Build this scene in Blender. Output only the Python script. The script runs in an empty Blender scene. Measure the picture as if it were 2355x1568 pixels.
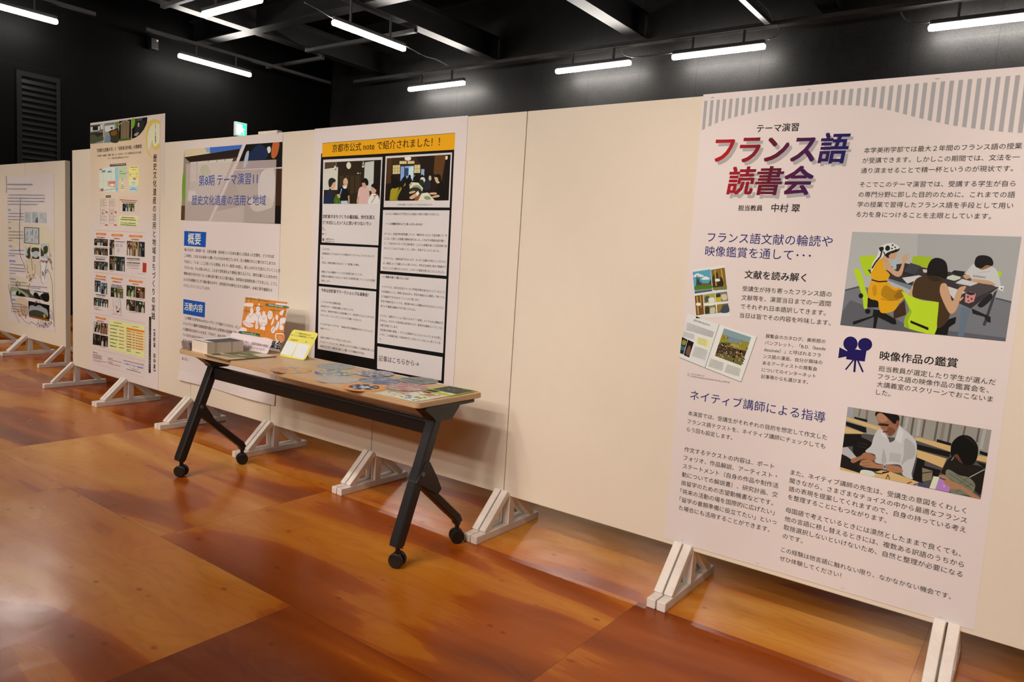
import bpy, bmesh, math, random
from mathutils import Vector, Matrix
from mathutils.geometry import tessellate_polygon

S = bpy.context.scene
COL = S.collection

# ------------------------------------------------------------------ camera
FPX = 1677.355
CAM = Vector((1.97414, -2.70200, 1.26962))
YAW, PITCH, ROLL = 0.632341, 1.461239, 0.0627152
RM = Matrix.Rotation(YAW, 3, 'Z') @ Matrix.Rotation(PITCH, 3, 'X') @ Matrix.Rotation(ROLL, 3, 'Z')
cd = bpy.data.cameras.new('camera')
cd.sensor_fit = 'HORIZONTAL'
cd.sensor_width = 36.0
cd.lens = 36.0 * FPX / 2355.0
cd.clip_start = 0.05
cd.clip_end = 100
cam = bpy.data.objects.new('camera', cd)
cam.matrix_world = Matrix.Translation(CAM) @ RM.to_4x4()
COL.objects.link(cam)
S.camera = cam

# ------------------------------------------------------------------ world, exposure, lamp strength
W = bpy.data.worlds.new('world')
S.world = W
W.use_nodes = True
W.node_tree.nodes['Background'].inputs[0].default_value = (1.0, 0.85, 0.72, 1)
W.node_tree.nodes['Background'].inputs[1].default_value = 0.012
S.view_settings.view_transform = 'Standard'
S.view_settings.look = 'None'
S.view_settings.exposure = 0.0
S.view_settings.gamma = 1.0
S.view_settings.use_curve_mapping = False
TUBE_STRENGTH = 85.0
TUBE_COLOR = (1.0, 0.93, 0.86)
S.cycles.max_bounces = 6
S.cycles.use_denoising = True
S.cycles.sample_clamp_indirect = 6.0

# the tubes hang in the hall on one height: (x, y, along, length)
TUBES = [
    (-9.685, 1.29, 'Y', 1.31), (-9.685, 4.367, 'Y', 1.31), (-5.926, 4.367, 'Y', 1.31),
    (-6.693, 2.739, 'X', 1.26), (-7.05, 6.908, 'X', 1.31), (-3.91, 6.908, 'X', 1.28),
    (-1.989, 6.908, 'X', 1.28), (1.119, 6.981, 'X', 1.28),
    # unseen tubes added above the camera's side to fill the light
    (-5.2, -3.6, 'X', 1.22), (-0.8, -3.6, 'X', 1.22), (3.4, -3.6, 'X', 1.22), (-6.8, -6.9, 'X', 1.22), (-2.2, -6.9, 'X', 1.22), (2.4, -6.9, 'X', 1.22),
]
TUBE_Z = 4.2

# warm exhibition spotlights aimed at the panels; two nearer rows added as shadow fill:
# (distance in front of the panels, height, number, first x, spacing, watts, beam angle)
SPOT_COLOR = (1.0, 0.775, 0.645)
SPOT_ROWS = [(7.8, 4.0, 8, -7.8, 2.1, 262.0, 40), (5.4, 4.05, 10, -7.4, 1.5, 198.0, 36), (3.5, 4.1, 13, -7.6, 1.15, 112.0, 36)]
for dist, hgt, num, first, gap, watts, angle in SPOT_ROWS:
    for i in range(num):
        sx = first + gap * i
        l = bpy.data.lights.new('spot_and_fill', 'SPOT')
        l.energy = watts * min(1.06, max(0.74, 1.0 + 0.055 * (sx - 0.8))); l.color = SPOT_COLOR; l.spot_size = math.radians(angle); l.spot_blend = 0.6; l.shadow_soft_size = 0.18
        o = bpy.data.objects.new('spot_and_fill', l); COL.objects.link(o)
        o.location = (sx, -dist, hgt)
        o.rotation_euler = (Vector((sx - 0.15, 0, 0.72)) - o.location).to_track_quat('-Z', 'Y').to_euler()

# ------------------------------------------------------------------ helpers
def ray(u, v):
    return RM @ Vector(((u - 1177.5) / FPX, -(v - 784.0) / FPX, -1.0))

class Plane:
    """a flat sheet in the room: origin, two axes, and its own outward normal"""
    def __init__(s, o, ex, ey):
        s.o = Vector(o); s.ex = Vector(ex).normalized(); s.ey = Vector(ey).normalized()
        s.n = s.ex.cross(s.ey).normalized()
    def ab(s, u, v):
        d = ray(u, v)
        t = (s.o - CAM).dot(s.n) / d.dot(s.n)
        p = CAM + d * t - s.o
        return (p.dot(s.ex), p.dot(s.ey))
    def w(s, a, b, h=0.0):
        return s.o + s.ex * a + s.ey * b + s.n * h

def FR(x0, y0, k):
    return lambda x, y: (x0 + x * k, y0 + y * k)

def lin(c):
    return c / 12.92 if c <= 0.04045 else ((c + 0.055) / 1.055) ** 2.4
def hx(h):
    h = h.lstrip('#')
    return tuple(lin(int(h[i:i + 2], 16) / 255) for i in (0, 2, 4))

MATS = {}
def mat(name, color, rough=0.5, metal=0.0, spec=0.5, noise=0.0, nscale=8.0, bump=0.0, bscale=60.0, emit=None, coat=0.0):
    if name in MATS: return MATS[name]
    m = bpy.data.materials.new(name); MATS[name] = m
    m.use_nodes = True
    nt = m.node_tree; b = nt.nodes['Principled BSDF']
    b.inputs['Base Color'].default_value = (*color, 1)
    b.inputs['Roughness'].default_value = rough
    b.inputs['Metallic'].default_value = metal
    b.inputs['Specular IOR Level'].default_value = spec
    b.inputs['Coat Weight'].default_value = coat
    if noise or bump:
        tc = nt.nodes.new('ShaderNodeTexCoord')
    if noise:
        n = nt.nodes.new('ShaderNodeTexNoise'); n.inputs['Scale'].default_value = nscale
        n.inputs['Detail'].default_value = 5
        nt.links.new(tc.outputs['Object'], n.inputs['Vector'])
        mr = nt.nodes.new('ShaderNodeMapRange')
        mr.inputs[1].default_value = 0.3; mr.inputs[2].default_value = 0.7
        mr.inputs[3].default_value = 1 - noise; mr.inputs[4].default_value = 1 + noise * 0.6
        nt.links.new(n.outputs['Fac'], mr.inputs[0])
        mx = nt.nodes.new('ShaderNodeMix'); mx.data_type = 'RGBA'; mx.blend_type = 'MULTIPLY'
        mx.inputs['Factor'].default_value = 1
        mx.inputs[6].default_value = (*color, 1)
        nt.links.new(mr.outputs[0], mx.inputs[7])
        nt.links.new(mx.outputs[2], b.inputs['Base Color'])
    if bump:
        n2 = nt.nodes.new('ShaderNodeTexNoise'); n2.inputs['Scale'].default_value = bscale
        n2.inputs['Detail'].default_value = 3
        nt.links.new(tc.outputs['Object'], n2.inputs['Vector'])
        bp = nt.nodes.new('ShaderNodeBump'); bp.inputs['Strength'].default_value = bump
        bp.inputs['Distance'].default_value = 0.01
        nt.links.new(n2.outputs['Fac'], bp.inputs['Height'])
        nt.links.new(bp.outputs[0], b.inputs['Normal'])
    if emit:
        b.inputs['Emission Color'].default_value = (*emit[0], 1)
        b.inputs['Emission Strength'].default_value = emit[1]
    return m

PAPER_LOOK = hx('#d2b9ad')              # how plain white paper looks in this hall's light
def ink_rgb(h):
    c = hx(h)
    return tuple(min(0.9, max(0.003, 0.74 * c[i] / PAPER_LOOK[i])) for i in range(3))
def ink(h):
    """print of the colour seen on the poster, taken back to what it is under plain light"""
    return mat('print_' + h.lstrip('#'), ink_rgb(h), 0.5, spec=0.16)

def props(o, label=None, cat=None, group=None, kind=None):
    if label: o['label'] = label
    if cat: o['category'] = cat
    if group: o['group'] = group
    if kind: o['kind'] = kind
    return o

def wloc(o):
    p = Vector((0, 0, 0))
    while o is not None:
        p += o.location; o = o.parent
    return p

def empty(name, loc, label, cat, group=None):
    o = bpy.data.objects.new(name, None)
    o.empty_display_size = 0.05
    COL.objects.link(o); o.location = loc
    return props(o, label, cat, group)

class MB:
    """collects shapes for ONE mesh object (world coordinates)"""
    def __init__(s): s.v = []; s.f = []; s.m = []; s.mats = []; s.cur = 0; s.smooth = False
    def mat(s, m):
        if m not in s.mats: s.mats.append(m)
        s.cur = s.mats.index(m); return s
    def add(s, vs, fs):
        k = len(s.v)
        s.v += [Vector(x) for x in vs]
        for f in fs:
            s.f.append([i + k for i in f]); s.m.append(s.cur)
        return s
    def box(s, x0, x1, y0, y1, z0, z1):
        return s.add([(x0, y0, z0), (x1, y0, z0), (x1, y1, z0), (x0, y1, z0), (x0, y0, z1), (x1, y0, z1), (x1, y1, z1), (x0, y1, z1)],
                     [(0, 3, 2, 1), (4, 5, 6, 7), (0, 1, 5, 4), (1, 2, 6, 5), (2, 3, 7, 6), (3, 0, 4, 7)])
    def bbox(s, x0, x1, y0, y1, z0, z1, r):
        """box with chamfered edges"""
        bm = bmesh.new()
        mm = Matrix.Translation(((x0 + x1) / 2, (y0 + y1) / 2, (z0 + z1) / 2)) @ Matrix.Diagonal((x1 - x0, y1 - y0, z1 - z0, 1))
        bmesh.ops.create_cube(bm, size=1, matrix=mm)
        bmesh.ops.bevel(bm, geom=list(bm.edges), offset=r, segments=2, affect='EDGES', profile=0.5)
        return s.bm(bm)
    def bm(s, bm):
        bm.verts.index_update()
        s.add([v.co for v in bm.verts], [[v.index for v in f.verts] for f in bm.faces]); bm.free(); return s
    def prism(s, pts, axis, a, b):
        """closed outline pts (2-D) swept along 'X','Y' or 'Z' from a to b"""
        def P(p, t):
            return {'X': (t, p[0], p[1]), 'Y': (p[0], t, p[1]), 'Z': (p[0], p[1], t)}[axis]
        n = len(pts)
        tri = tessellate_polygon([[Vector((p[0], p[1], 0)) for p in pts]])
        vs = [P(p, a) for p in pts] + [P(p, b) for p in pts]
        fs = [tuple(t) for t in tri] + [tuple(i + n for i in reversed(t)) for t in tri]
        fs += [(i, (i + 1) % n, n + (i + 1) % n, n + i) for i in range(n)]
        return s.add(vs, fs)
    def bar(s, p, q, wx, wy, side=(1, 0, 0), r=0.0):
        """rectangular bar from p to q; wx along 'side', wy across"""
        p = Vector(p); q = Vector(q); d = (q - p).normalized()
        sx = Vector(side); sx = (sx - d * sx.dot(d)).normalized(); sy = d.cross(sx)
        c = [(-1, -1), (1, -1), (1, 1), (-1, 1)]
        if r:
            a, b = 1 - 2 * r / wx, 1 - 2 * r / wy
            c = [(-a, -1), (a, -1), (1, -b), (1, b), (a, 1), (-a, 1), (-1, b), (-1, -b)]
        n = len(c)
        vs = [p + sx * (i * wx / 2) + sy * (j * wy / 2) for i, j in c] + [q + sx * (i * wx / 2) + sy * (j * wy / 2) for i, j in c]
        return s.add(vs, [tuple(range(n - 1, -1, -1)), tuple(range(n, 2 * n))] + [(i, (i + 1) % n, n + (i + 1) % n, n + i) for i in range(n)])
    def tube(s, pts, r, n=8):
        pts = [Vector(p) for p in pts]
        vs = []; fs = []
        up = Vector((0.13, 0.21, 1)).normalized()
        for i, p in enumerate(pts):
            d = (pts[min(i + 1, len(pts) - 1)] - pts[max(i - 1, 0)]).normalized()
            a = d.cross(up)
            if a.length < 1e-3: a = d.cross(Vector((1, 0, 0)))
            a.normalize(); b = d.cross(a)
            vs += [p + a * (r * math.cos(2 * math.pi * k / n)) + b * (r * math.sin(2 * math.pi * k / n)) for k in range(n)]
        m = len(pts)
        for i in range(m - 1):
            fs += [(i * n + k, i * n + (k + 1) % n, (i + 1) * n + (k + 1) % n, (i + 1) * n + k) for k in range(n)]
        fs += [tuple(range(n - 1, -1, -1)), tuple(range((m - 1) * n, m * n))]
        return s.add(vs, fs)
    def lathe(s, c, axis, prof, n=24):
        """prof: (radius, along axis) pairs"""
        c = Vector(c); ax = {'X': 0, 'Y': 1, 'Z': 2}[axis]; o = [(1, 2), (2, 0), (0, 1)][ax]
        vs = []
        for r, h in prof:
            for k in range(n):
                p = [0, 0, 0]; p[ax] = h; p[o[0]] = r * math.cos(2 * math.pi * k / n); p[o[1]] = r * math.sin(2 * math.pi * k / n)
                vs.append(c + Vector(p))
        fs = []
        for i in range(len(prof) - 1):
            fs += [(i * n + k, i * n + (k + 1) % n, (i + 1) * n + (k + 1) % n, (i + 1) * n + k) for k in range(n)]
        fs += [tuple(range(n - 1, -1, -1)), tuple(range((len(prof) - 1) * n, len(prof) * n))]
        return s.add(vs, fs)
    def build(s, name, m=None, parent=None, smooth=False, loc=None):
        me = bpy.data.meshes.new(name)
        if m is not None: s.mats = [m]; s.m = [0] * len(s.f)
        off = wloc(parent) if parent is not None else Vector((0, 0, 0))
        if loc is not None: off = off + (Vector(loc) - off)
        me.from_pydata([tuple(v - off) for v in s.v], [], [tuple(f) for f in s.f])
        for x in s.mats: me.materials.append(x)
        for p, k in zip(me.polygons, s.m): p.material_index = k; p.use_smooth = smooth
        me.update()
        o = bpy.data.objects.new(name, me); COL.objects.link(o)
        if parent is not None:
            o.parent = parent
            o.location = off - wloc(parent)
        elif loc is not None:
            o.location = loc
        return o

def copy_tree(o, parent=None):
    c = o.copy(); COL.objects.link(c)
    if parent is not None: c.parent = parent
    for ch in list(o.children): copy_tree(ch, c)
    return c

def smooth_pts(pts, k=4):
    n = len(pts); out = []
    for i in range(n):
        p0, p1, p2, p3 = pts[i - 1], pts[i], pts[(i + 1) % n], pts[(i + 2) % n]
        for j in range(k):
            t = j / k
            out.append(tuple(0.5 * (2 * p1[c] + (p2[c] - p0[c]) * t + (2 * p0[c] - 5 * p1[c] + 4 * p2[c] - p3[c]) * t * t
                                    + (3 * p1[c] - p0[c] - 3 * p2[c] + p3[c]) * t ** 3) for c in (0, 1)))
    return out

LAYER = 0.000012
class Art:
    """flat printed artwork on a Plane; later shapes lie over earlier ones"""
    def __init__(s, plane, h=0.0004): s.p = plane; s.h = h; s.mb = MB(); s.edge = None
    def within(s, fr, q):
        """keep everything drawn afterwards inside this four-sided picture"""
        s.edge = [s.p.ab(*fr(*(float(c) for c in x.split(',')))) for x in q.split()]
        return s
    def cut(s, P):
        E = s.edge; n = len(E)
        ar = sum(E[i][0] * E[(i + 1) % n][1] - E[(i + 1) % n][0] * E[i][1] for i in range(n))
        for i in range(n):
            (ax, ay), (bx, by) = E[i], E[(i + 1) % n]
            side = lambda q: ((bx - ax) * (q[1] - ay) - (by - ay) * (q[0] - ax)) * (1 if ar > 0 else -1)
            out = []
            for k in range(len(P)):
                p, q = P[k - 1], P[k]; dp, dq = side(p), side(q)
                if (dp >= 0) != (dq >= 0):
                    t = dp / (dp - dq); out.append((p[0] + (q[0] - p[0]) * t, p[1] + (q[1] - p[1]) * t))
                if dq >= 0: out.append(q)
            P = out
            if len(P) < 3: return []
        return P
    def poly(s, ab, m, smooth=False):
        if isinstance(m, str): m = ink(m)
        if smooth: ab = smooth_pts(ab)
        if s.edge:
            ab = s.cut(ab)
            if not ab: return
        s.mb.mat(m)
        tri = tessellate_polygon([[Vector((a, b, 0)) for a, b in ab]])
        fs = []
        for t in tri:
            (ax, ay), (bx, by), (cx, cy) = ab[t[0]], ab[t[1]], ab[t[2]]
            fs.append(t if (bx - ax) * (cy - ay) - (by - ay) * (cx - ax) > 0 else t[::-1])
        s.mb.add([s.p.w(a, b, s.h) for a, b in ab], fs)
        s.h += LAYER
    def draw(s, fr, items):
        """items: 'hex pts' strings in the coordinates of a close-up; S smooth, E ellipse, L line, else polygon"""
        for it in items.strip().split('\n'):
            t = it.split()
            if not t: continue
            m = t[0]; k = t[1] if t[1] in 'SEL' else ''
            a = t[2:] if k else t[1:]
            if k == 'L': wd = float(a[0]); a = a[1:]
            P = [tuple(float(q) for q in x.split(',')) for x in a]
            if k == 'E':
                (cx, cy), (rx, ry) = P[0], P[1]
                P = [(cx + rx * math.cos(i * math.pi / 10), cy + ry * math.sin(i * math.pi / 10)) for i in range(20)]
            if k == 'L':
                for (x0, y0), (x1, y1) in zip(P, P[1:]):
                    dx, dy = x1 - x0, y1 - y0; l = math.hypot(dx, dy) or 1
                    nx, ny = -dy / l * wd / 2, dx / l * wd / 2
                    s.poly([s.p.ab(*fr(*q)) for q in ((x0 + nx, y0 + ny), (x1 + nx, y1 + ny), (x1 - nx, y1 - ny), (x0 - nx, y0 - ny))], m)
                    s.h -= LAYER
                s.h += LAYER
            else:
                s.poly([s.p.ab(*fr(*q)) for q in P], m, k == 'S')
        return s
    def dashes(s, fr, p0, p1, hgt, m, seed=0, dens=1.0):
        """print too small to read: a row of short dark strokes"""
        rnd = random.Random(seed * 7919 + int(p0[0] * 31 + p0[1]))
        a0 = s.p.ab(*fr(*p0)); a1 = s.p.ab(*fr(*p1)); t0 = s.p.ab(*fr(p0[0], p0[1] - hgt))
        H = abs(t0[1] - a0[1]); L = a1[0] - a0[0]; sl = (a1[1] - a0[1]) / L if L else 0
        x = 0
        h0 = s.h
        while x < L - H * 0.2:
            wd = H * rnd.uniform(0.45, 0.95) * dens
            if x + wd > L: wd = L - x
            y = a0[1] + sl * x + H * rnd.uniform(0, 0.12); hh = H * rnd.uniform(0.7, 0.95)
            A = a0[0] + x
            k = rnd.random()
            if k < 0.5:
                qs = [(A, y, A + wd, y + hh * 0.3), (A + wd * 0.1, y + hh * 0.55, A + wd * 0.9, y + hh * 0.85), (A + wd * 0.35, y, A + wd * 0.6, y + hh)]
            else:
                qs = [(A, y, A + wd * 0.3, y + hh), (A + wd * 0.5, y, A + wd * 0.85, y + hh * 0.9), (A, y + hh * 0.4, A + wd * 0.9, y + hh * 0.62)]
            for (q0, q1, q2, q3) in qs:
                s.h = h0; s.poly([(q0, q1), (q2, q1), (q2, q3), (q0, q3)], m)
            x += wd + H * rnd.uniform(0.08, 0.25) * (3 if rnd.random() < 0.06 else 1)
        s.h = h0 + LAYER
    def build(s, name, parent): return s.mb.build(name, None, parent)

# writing: jobs are gathered, turned into outlines together, then laid on their sheets
JOBS = []
class Text:
    def __init__(s, plane, name, parent, color, bold=0.0, h=0.0008, material=None):
        s.p = plane; s.name = name; s.parent = parent; s.bold = bold; s.h = h; s.lines = []
        s.m = material or ink(color); JOBS.append(s)
    def para(s, fr, lines, p0, p1, pn=None, ref=0, q0=None, ky=1.0, slant=0.0):
        """first line starts at p0; line 'ref' runs from q0 (p0) to p1; last line starts at pn"""
        if isinstance(lines, str): lines = [lines]
        a = s.p.ab(*fr(*p0)); r0 = s.p.ab(*fr(*(q0 or p0))); r1 = s.p.ab(*fr(*p1))
        z = s.p.ab(*fr(*pn)) if pn else a
        n = max(1, len(lines) - 1)
        s.lines.append((lines, a, ((z[0] - a[0]) / n, (z[1] - a[1]) / n), ref, r1[0] - r0[0], (r1[1] - r0[1]) / (r1[0] - r0[0]), ky, slant))
        return s
    def vert(s, fr, chars, top, bot, kx=1.0, fill=0.94):
        s.lines.append(None)
        a = s.p.ab(*fr(*top)); b = s.p.ab(*fr(*bot)); n = len(chars)
        st = (a[1] - b[1]) / n
        for i, c in enumerate(chars):
            if c == '　': continue
            t = (i + 0.5) / n
            s.lines.append((c, (a[0] + (b[0] - a[0]) * t, a[1] + (b[1] - a[1]) * t), st * fill, kx))
        return s

def flush_text():
    objs = {}
    for j in JOBS:
        for L in j.lines:
            for t in [] if L is None else ([L[0]] if len(L) == 4 else L[0]):
                if t and t not in objs:
                    c = bpy.data.curves.new('writing', 'FONT'); c.body = t; c.fill_mode = 'FRONT'
                    c.resolution_u = 2
                    o = bpy.data.objects.new('writing', c); COL.objects.link(o); objs[t] = o
    bpy.context.view_layer.update()
    dg = bpy.context.evaluated_depsgraph_get()
    out = {}
    for k, o in objs.items():
        me = bpy.data.meshes.new_from_object(o.evaluated_get(dg))
        vs = [(v.co.x, v.co.y) for v in me.vertices]; fs = [tuple(p.vertices) for p in me.polygons]
        out[k] = (vs, fs)
        bpy.data.meshes.remove(me)
    for o in objs.values():
        c = o.data; bpy.data.objects.remove(o); bpy.data.curves.remove(c)
    for j in JOBS:
        mb = MB()
        def put(t, fx):
            vs, fs = out[t]
            b = j.bold                          # bold letters: the same outline printed again a hair apart
            for k, (dx, dy) in enumerate([(0, 0)] if b < .004 else [(-b * .6, 0), (b * .6, 0)] if b < .01 else [(-b, -b * .6), (b, -b * .6), (-b, b * .6), (b, b * .6)]):
                mb.add([j.p.w(*fx(x + dx, y + dy), j.h + k * 0.00002) for x, y in vs], fs)
        for L in j.lines:
            if L is None or len(L) != 4:        # every paragraph is a part of its own
                if mb.v: mb.build(j.name, j.m, j.parent)
                mb = MB()
                if L is None: continue
            if len(L) == 4:
                c, ctr, em, kx = L
                put(c, lambda x, y: (ctr[0] + (x - 0.5) * em * kx, ctr[1] + (y - 0.382) * em))
                continue
            lines, a, step, ref, width, sl, ky, slant = L
            vs = out[lines[ref]][0]
            em = width / (max(v[0] for v in vs) - min(v[0] for v in vs))
            for i, t in enumerate(lines):
                if not t: continue
                x0 = min(v[0] for v in out[t][0])
                X, Z = a[0] + step[0] * i, a[1] + step[1] * i
                put(t, lambda x, y: (X + (x - x0 + slant * (y - .08)) * em, Z + (y + 0.08) * em * ky + (x - x0) * em * sl))
        if mb.v: mb.build(j.name, j.m, j.parent)

# ------------------------------------------------------------------ materials of the place
def nodes(name):
    m = bpy.data.materials.new(name); m.use_nodes = True; MATS[name] = m
    nt = m.node_tree
    return m, nt, nt.nodes['Principled BSDF']
class NT:
    """small wrapper for wiring node trees"""
    def __init__(s, nt): s.nt = nt
    def new(s, t, **kw):
        n = s.nt.nodes.new(t)
        for k, v in kw.items(): setattr(n, k, v)
        return n
    def val(s, n, i, v):
        if hasattr(v, 'links') or isinstance(v, bpy.types.NodeSocket): s.nt.links.new(v, n.inputs[i])
        else: n.inputs[i].default_value = v
    def math(s, op, a, b=None, c=None):
        n = s.new('ShaderNodeMath', operation=op); s.val(n, 0, a)
        if b is not None: s.val(n, 1, b)
        if c is not None: s.val(n, 2, c)
        return n.outputs[0]
    def xyz(s, src='Object'):
        tc = s.new('ShaderNodeTexCoord'); sp = s.new('ShaderNodeSeparateXYZ')
        s.nt.links.new(tc.outputs[src], sp.inputs[0]); return sp.outputs[0], sp.outputs[1], sp.outputs[2]
    def vec(s, x, y, z):
        n = s.new('ShaderNodeCombineXYZ'); s.val(n, 0, x); s.val(n, 1, y); s.val(n, 2, z); return n.outputs[0]
    def noise(s, v, scale, detail=3.0, rough=0.5, dist=0.0):
        n = s.new('ShaderNodeTexNoise'); s.nt.links.new(v, n.inputs['Vector'])
        n.inputs['Scale'].default_value = scale; n.inputs['Detail'].default_value = detail
        n.inputs['Roughness'].default_value = rough; n.inputs['Distortion'].default_value = dist
        return n.outputs['Fac']
    def ramp(s, f, stops, interp='LINEAR'):
        n = s.new('ShaderNodeValToRGB'); s.val(n, 0, f); cr = n.color_ramp; cr.interpolation = interp
        while len(cr.elements) < len(stops): cr.elements.new(0.5)
        for e, (p, c) in zip(cr.elements, stops): e.position = p; e.color = (*c, 1)
        return n.outputs[0]
    def mix(s, f, a, b, mode='MIX'):
        n = s.new('ShaderNodeMix', data_type='RGBA', blend_type=mode); s.val(n, 0, f)
        for i, v in ((6, a), (7, b)):
            if isinstance(v, tuple): n.inputs[i].default_value = (*v, 1)
            else: s.nt.links.new(v, n.inputs[i])
        return n.outputs[2]
    def bump(s, h, strength, dist):
        n = s.new('ShaderNodeBump'); n.inputs['Strength'].default_value = strength; n.inputs['Distance'].default_value = dist
        s.nt.links.new(h, n.inputs['Height']); return n.outputs[0]

def floor_material():
    m, nt, b = nodes('lacquered_plywood'); N = NT(nt)
    x, y, z = N.xyz()
    at = lambda n: N.new('ShaderNodeAttribute', attribute_name=n).outputs['Fac']
    tone, ra, rb = at('tone'), at('seed_a'), at('seed_b')
    shift = N.math('MULTIPLY', ra, 37.0)
    # broad flames of the rotary-cut veneer, long in the board's direction
    v1 = N.vec(N.math('ADD', N.math('MULTIPLY', x, 0.50), shift), N.math('ADD', N.math('MULTIPLY', y, 2.0), N.math('MULTIPLY', rb, 23.0)), rb)
    flame = N.noise(v1, 1.05, 2.0, 0.42, 0.8)
    v2 = N.vec(N.math('ADD', N.math('MULTIPLY', x, 0.8), shift), N.math('MULTIPLY', y, 7.0), rb)
    streak = N.noise(v2, 2.6, 4.0, 0.55, 0.5)
    v3 = N.vec(N.math('MULTIPLY', x, 4.0), N.math('MULTIPLY', y, 70.0), ra)
    fine = N.noise(v3, 4.0, 3.0, 0.6, 0.2)
    f = N.math('ADD', N.math('ADD', flame, N.math('SUBTRACT', tone, 0.025)), N.math('MULTIPLY', N.math('SUBTRACT', streak, 0.5), 0.06))
    f = N.math('ADD', f, N.math('MULTIPLY', N.math('SUBTRACT', fine, 0.5), 0.035))
    col = N.ramp(f, [(0.24, (0.16, 0.026, 0.002)), (0.40, (0.29, 0.058, 0.003)), (0.453, (0.38, 0.086, 0.006)), (0.468, (0.48, 0.145, 0.010)), (0.58, (0.55, 0.205, 0.018)), (0.72, (0.66, 0.31, 0.055))])
    # contour lines of the veneer
    v4 = N.vec(N.math('ADD', N.math('MULTIPLY', x, 0.55), shift), N.math('ADD', N.math('MULTIPLY', y, 2.4), rb), ra)
    ring = N.math('SINE', N.math('MULTIPLY', N.noise(v4, 1.5, 4.0, 0.55, 0.5), 85.0))
    ring = N.math('MULTIPLY', N.math('POWER', N.math('ADD', N.math('MULTIPLY', ring, 0.5), 0.5), 4.0), 0.17)
    col = N.mix(ring, col, (0.30, 0.075, 0.006))
    # small dark knots and pin marks
    vo = N.new('ShaderNodeTexVoronoi'); nt.links.new(N.vec(N.math('MULTIPLY', x, 5.2), N.math('MULTIPLY', y, 10.0), 0.0), vo.inputs['Vector'])
    vo.inputs['Scale'].default_value = 1.0
    pin = N.math('LESS_THAN', vo.outputs['Distance'], 0.028)
    col = N.mix(N.math('MULTIPLY', pin, 0.55), col, (0.09, 0.018, 0.003))
    vk = N.new('ShaderNodeTexVoronoi'); nt.links.new(N.vec(N.math('MULTIPLY', x, 1.1), N.math('ADD', N.math('MULTIPLY', y, 1.7), 0.35), 0.0), vk.inputs['Vector'])
    kn = N.math('MULTIPLY', N.math('MAXIMUM', N.math('SUBTRACT', 1.0, N.math('MULTIPLY', vk.outputs['Distance'], 9.0)), 0.0), 0.8)
    col = N.mix(kn, col, (0.13, 0.018, 0.002))
    # joints
    jy = N.math('GREATER_THAN', N.math('ABSOLUTE', N.math('SUBTRACT', N.math('FRACT', N.math('DIVIDE', N.math('ADD', y, 0.22), 0.9125)), 0.5)), 0.4984)
    xo = N.math('ADD', N.math('ADD', x, 0.075), N.math('MULTIPLY', N.math('FLOORED_MODULO', N.math('FLOOR', N.math('DIVIDE', N.math('ADD', y, 0.22), 0.9125)), 2.0), 0.91))
    jx = N.math('GREATER_THAN', N.math('ABSOLUTE', N.math('SUBTRACT', N.math('FRACT', N.math('DIVIDE', xo, 1.82)), 0.5)), 0.4992)
    j = N.math('MAXIMUM', jx, jy)
    col = N.mix(N.math('MULTIPLY', j, 0.55), col, (0.12, 0.03, 0.005))
    nt.links.new(col, b.inputs['Base Color'])
    # worn varnish
    ro = N.noise(N.vec(N.math('MULTIPLY', x, 1.0), N.math('MULTIPLY', y, 1.4), 0.0), 1.7, 4.0, 0.6, 0.3)
    rough = N.new('ShaderNodeMapRange'); nt.links.new(ro, rough.inputs[0])
    rough.inputs[1].default_value = 0.3; rough.inputs[2].default_value = 0.7
    rough.inputs[3].default_value = 0.17; rough.inputs[4].default_value = 0.29
    nt.links.new(rough.outputs[0], b.inputs['Roughness'])
    b.inputs['Specular IOR Level'].default_value = 0.26; b.inputs['Specular Tint'].default_value = (1.0, 0.80, 0.58, 1)   # amber varnish
    rip = N.noise(N.vec(x, y, 0.0), 9.0, 2.0, 0.5, 0.4)
    lap = N.noise(N.vec(N.math('MULTIPLY', x, 48.0), N.math('MULTIPLY', y, 2.2), 0.0), 1.0, 2.0, 0.5, 0.0)
    hgt = N.math('ADD', rip, N.math('MULTIPLY', lap, 0.20))
    hgt = N.math('SUBTRACT', hgt, N.math('MULTIPLY', j, 0.5))
    nt.links.new(N.bump(hgt, 0.11, 0.012), b.inputs['Normal'])
    return m

def wall_material(name, axis, start, step, zseam, k=1.0, spec=0.3):
    m, nt, b = nodes(name); N = NT(nt)
    x, y, z = N.xyz(); t = (x, y)[axis]
    f = N.math('FRACT', N.math('DIVIDE', N.math('SUBTRACT', t, start), step))
    jt = N.math('GREATER_THAN', N.math('ABSOLUTE', N.math('SUBTRACT', f, 0.5)), 0.4955)
    jz = N.math('LESS_THAN', N.math('ABSOLUTE', N.math('SUBTRACT', z, zseam)), 0.004)
    j = N.math('MAXIMUM', jt, jz)
    n1 = N.noise(N.vec(x, y, z), 3.0, 4.0, 0.6, 0.4)
    n2 = N.noise(N.vec(x, y, z), 45.0, 4.0, 0.7, 0.5)
    v = N.math('ADD', N.math('MULTIPLY', n1, 0.35), N.math('MULTIPLY', n2, 0.65))
    col = N.ramp(v, [(0.30, (0.0040 * k, 0.0040 * k, 0.0041 * k)), (0.48, (0.0085 * k, 0.0085 * k, 0.0086 * k)), (0.62, (0.0115 * k, 0.0115 * k, 0.0117 * k))])
    col = N.mix(N.math('MULTIPLY', j, 0.75), col, (0.006, 0.006, 0.006))
    nt.links.new(col, b.inputs['Base Color'])
    b.inputs['Roughness'].default_value = 0.5; b.inputs['Specular IOR Level'].default_value = spec
    nt.links.new(N.bump(N.math('SUBTRACT', n2, N.math('MULTIPLY', j, 1.5)), 0.15, 0.004), b.inputs['Normal'])
    return m

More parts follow.
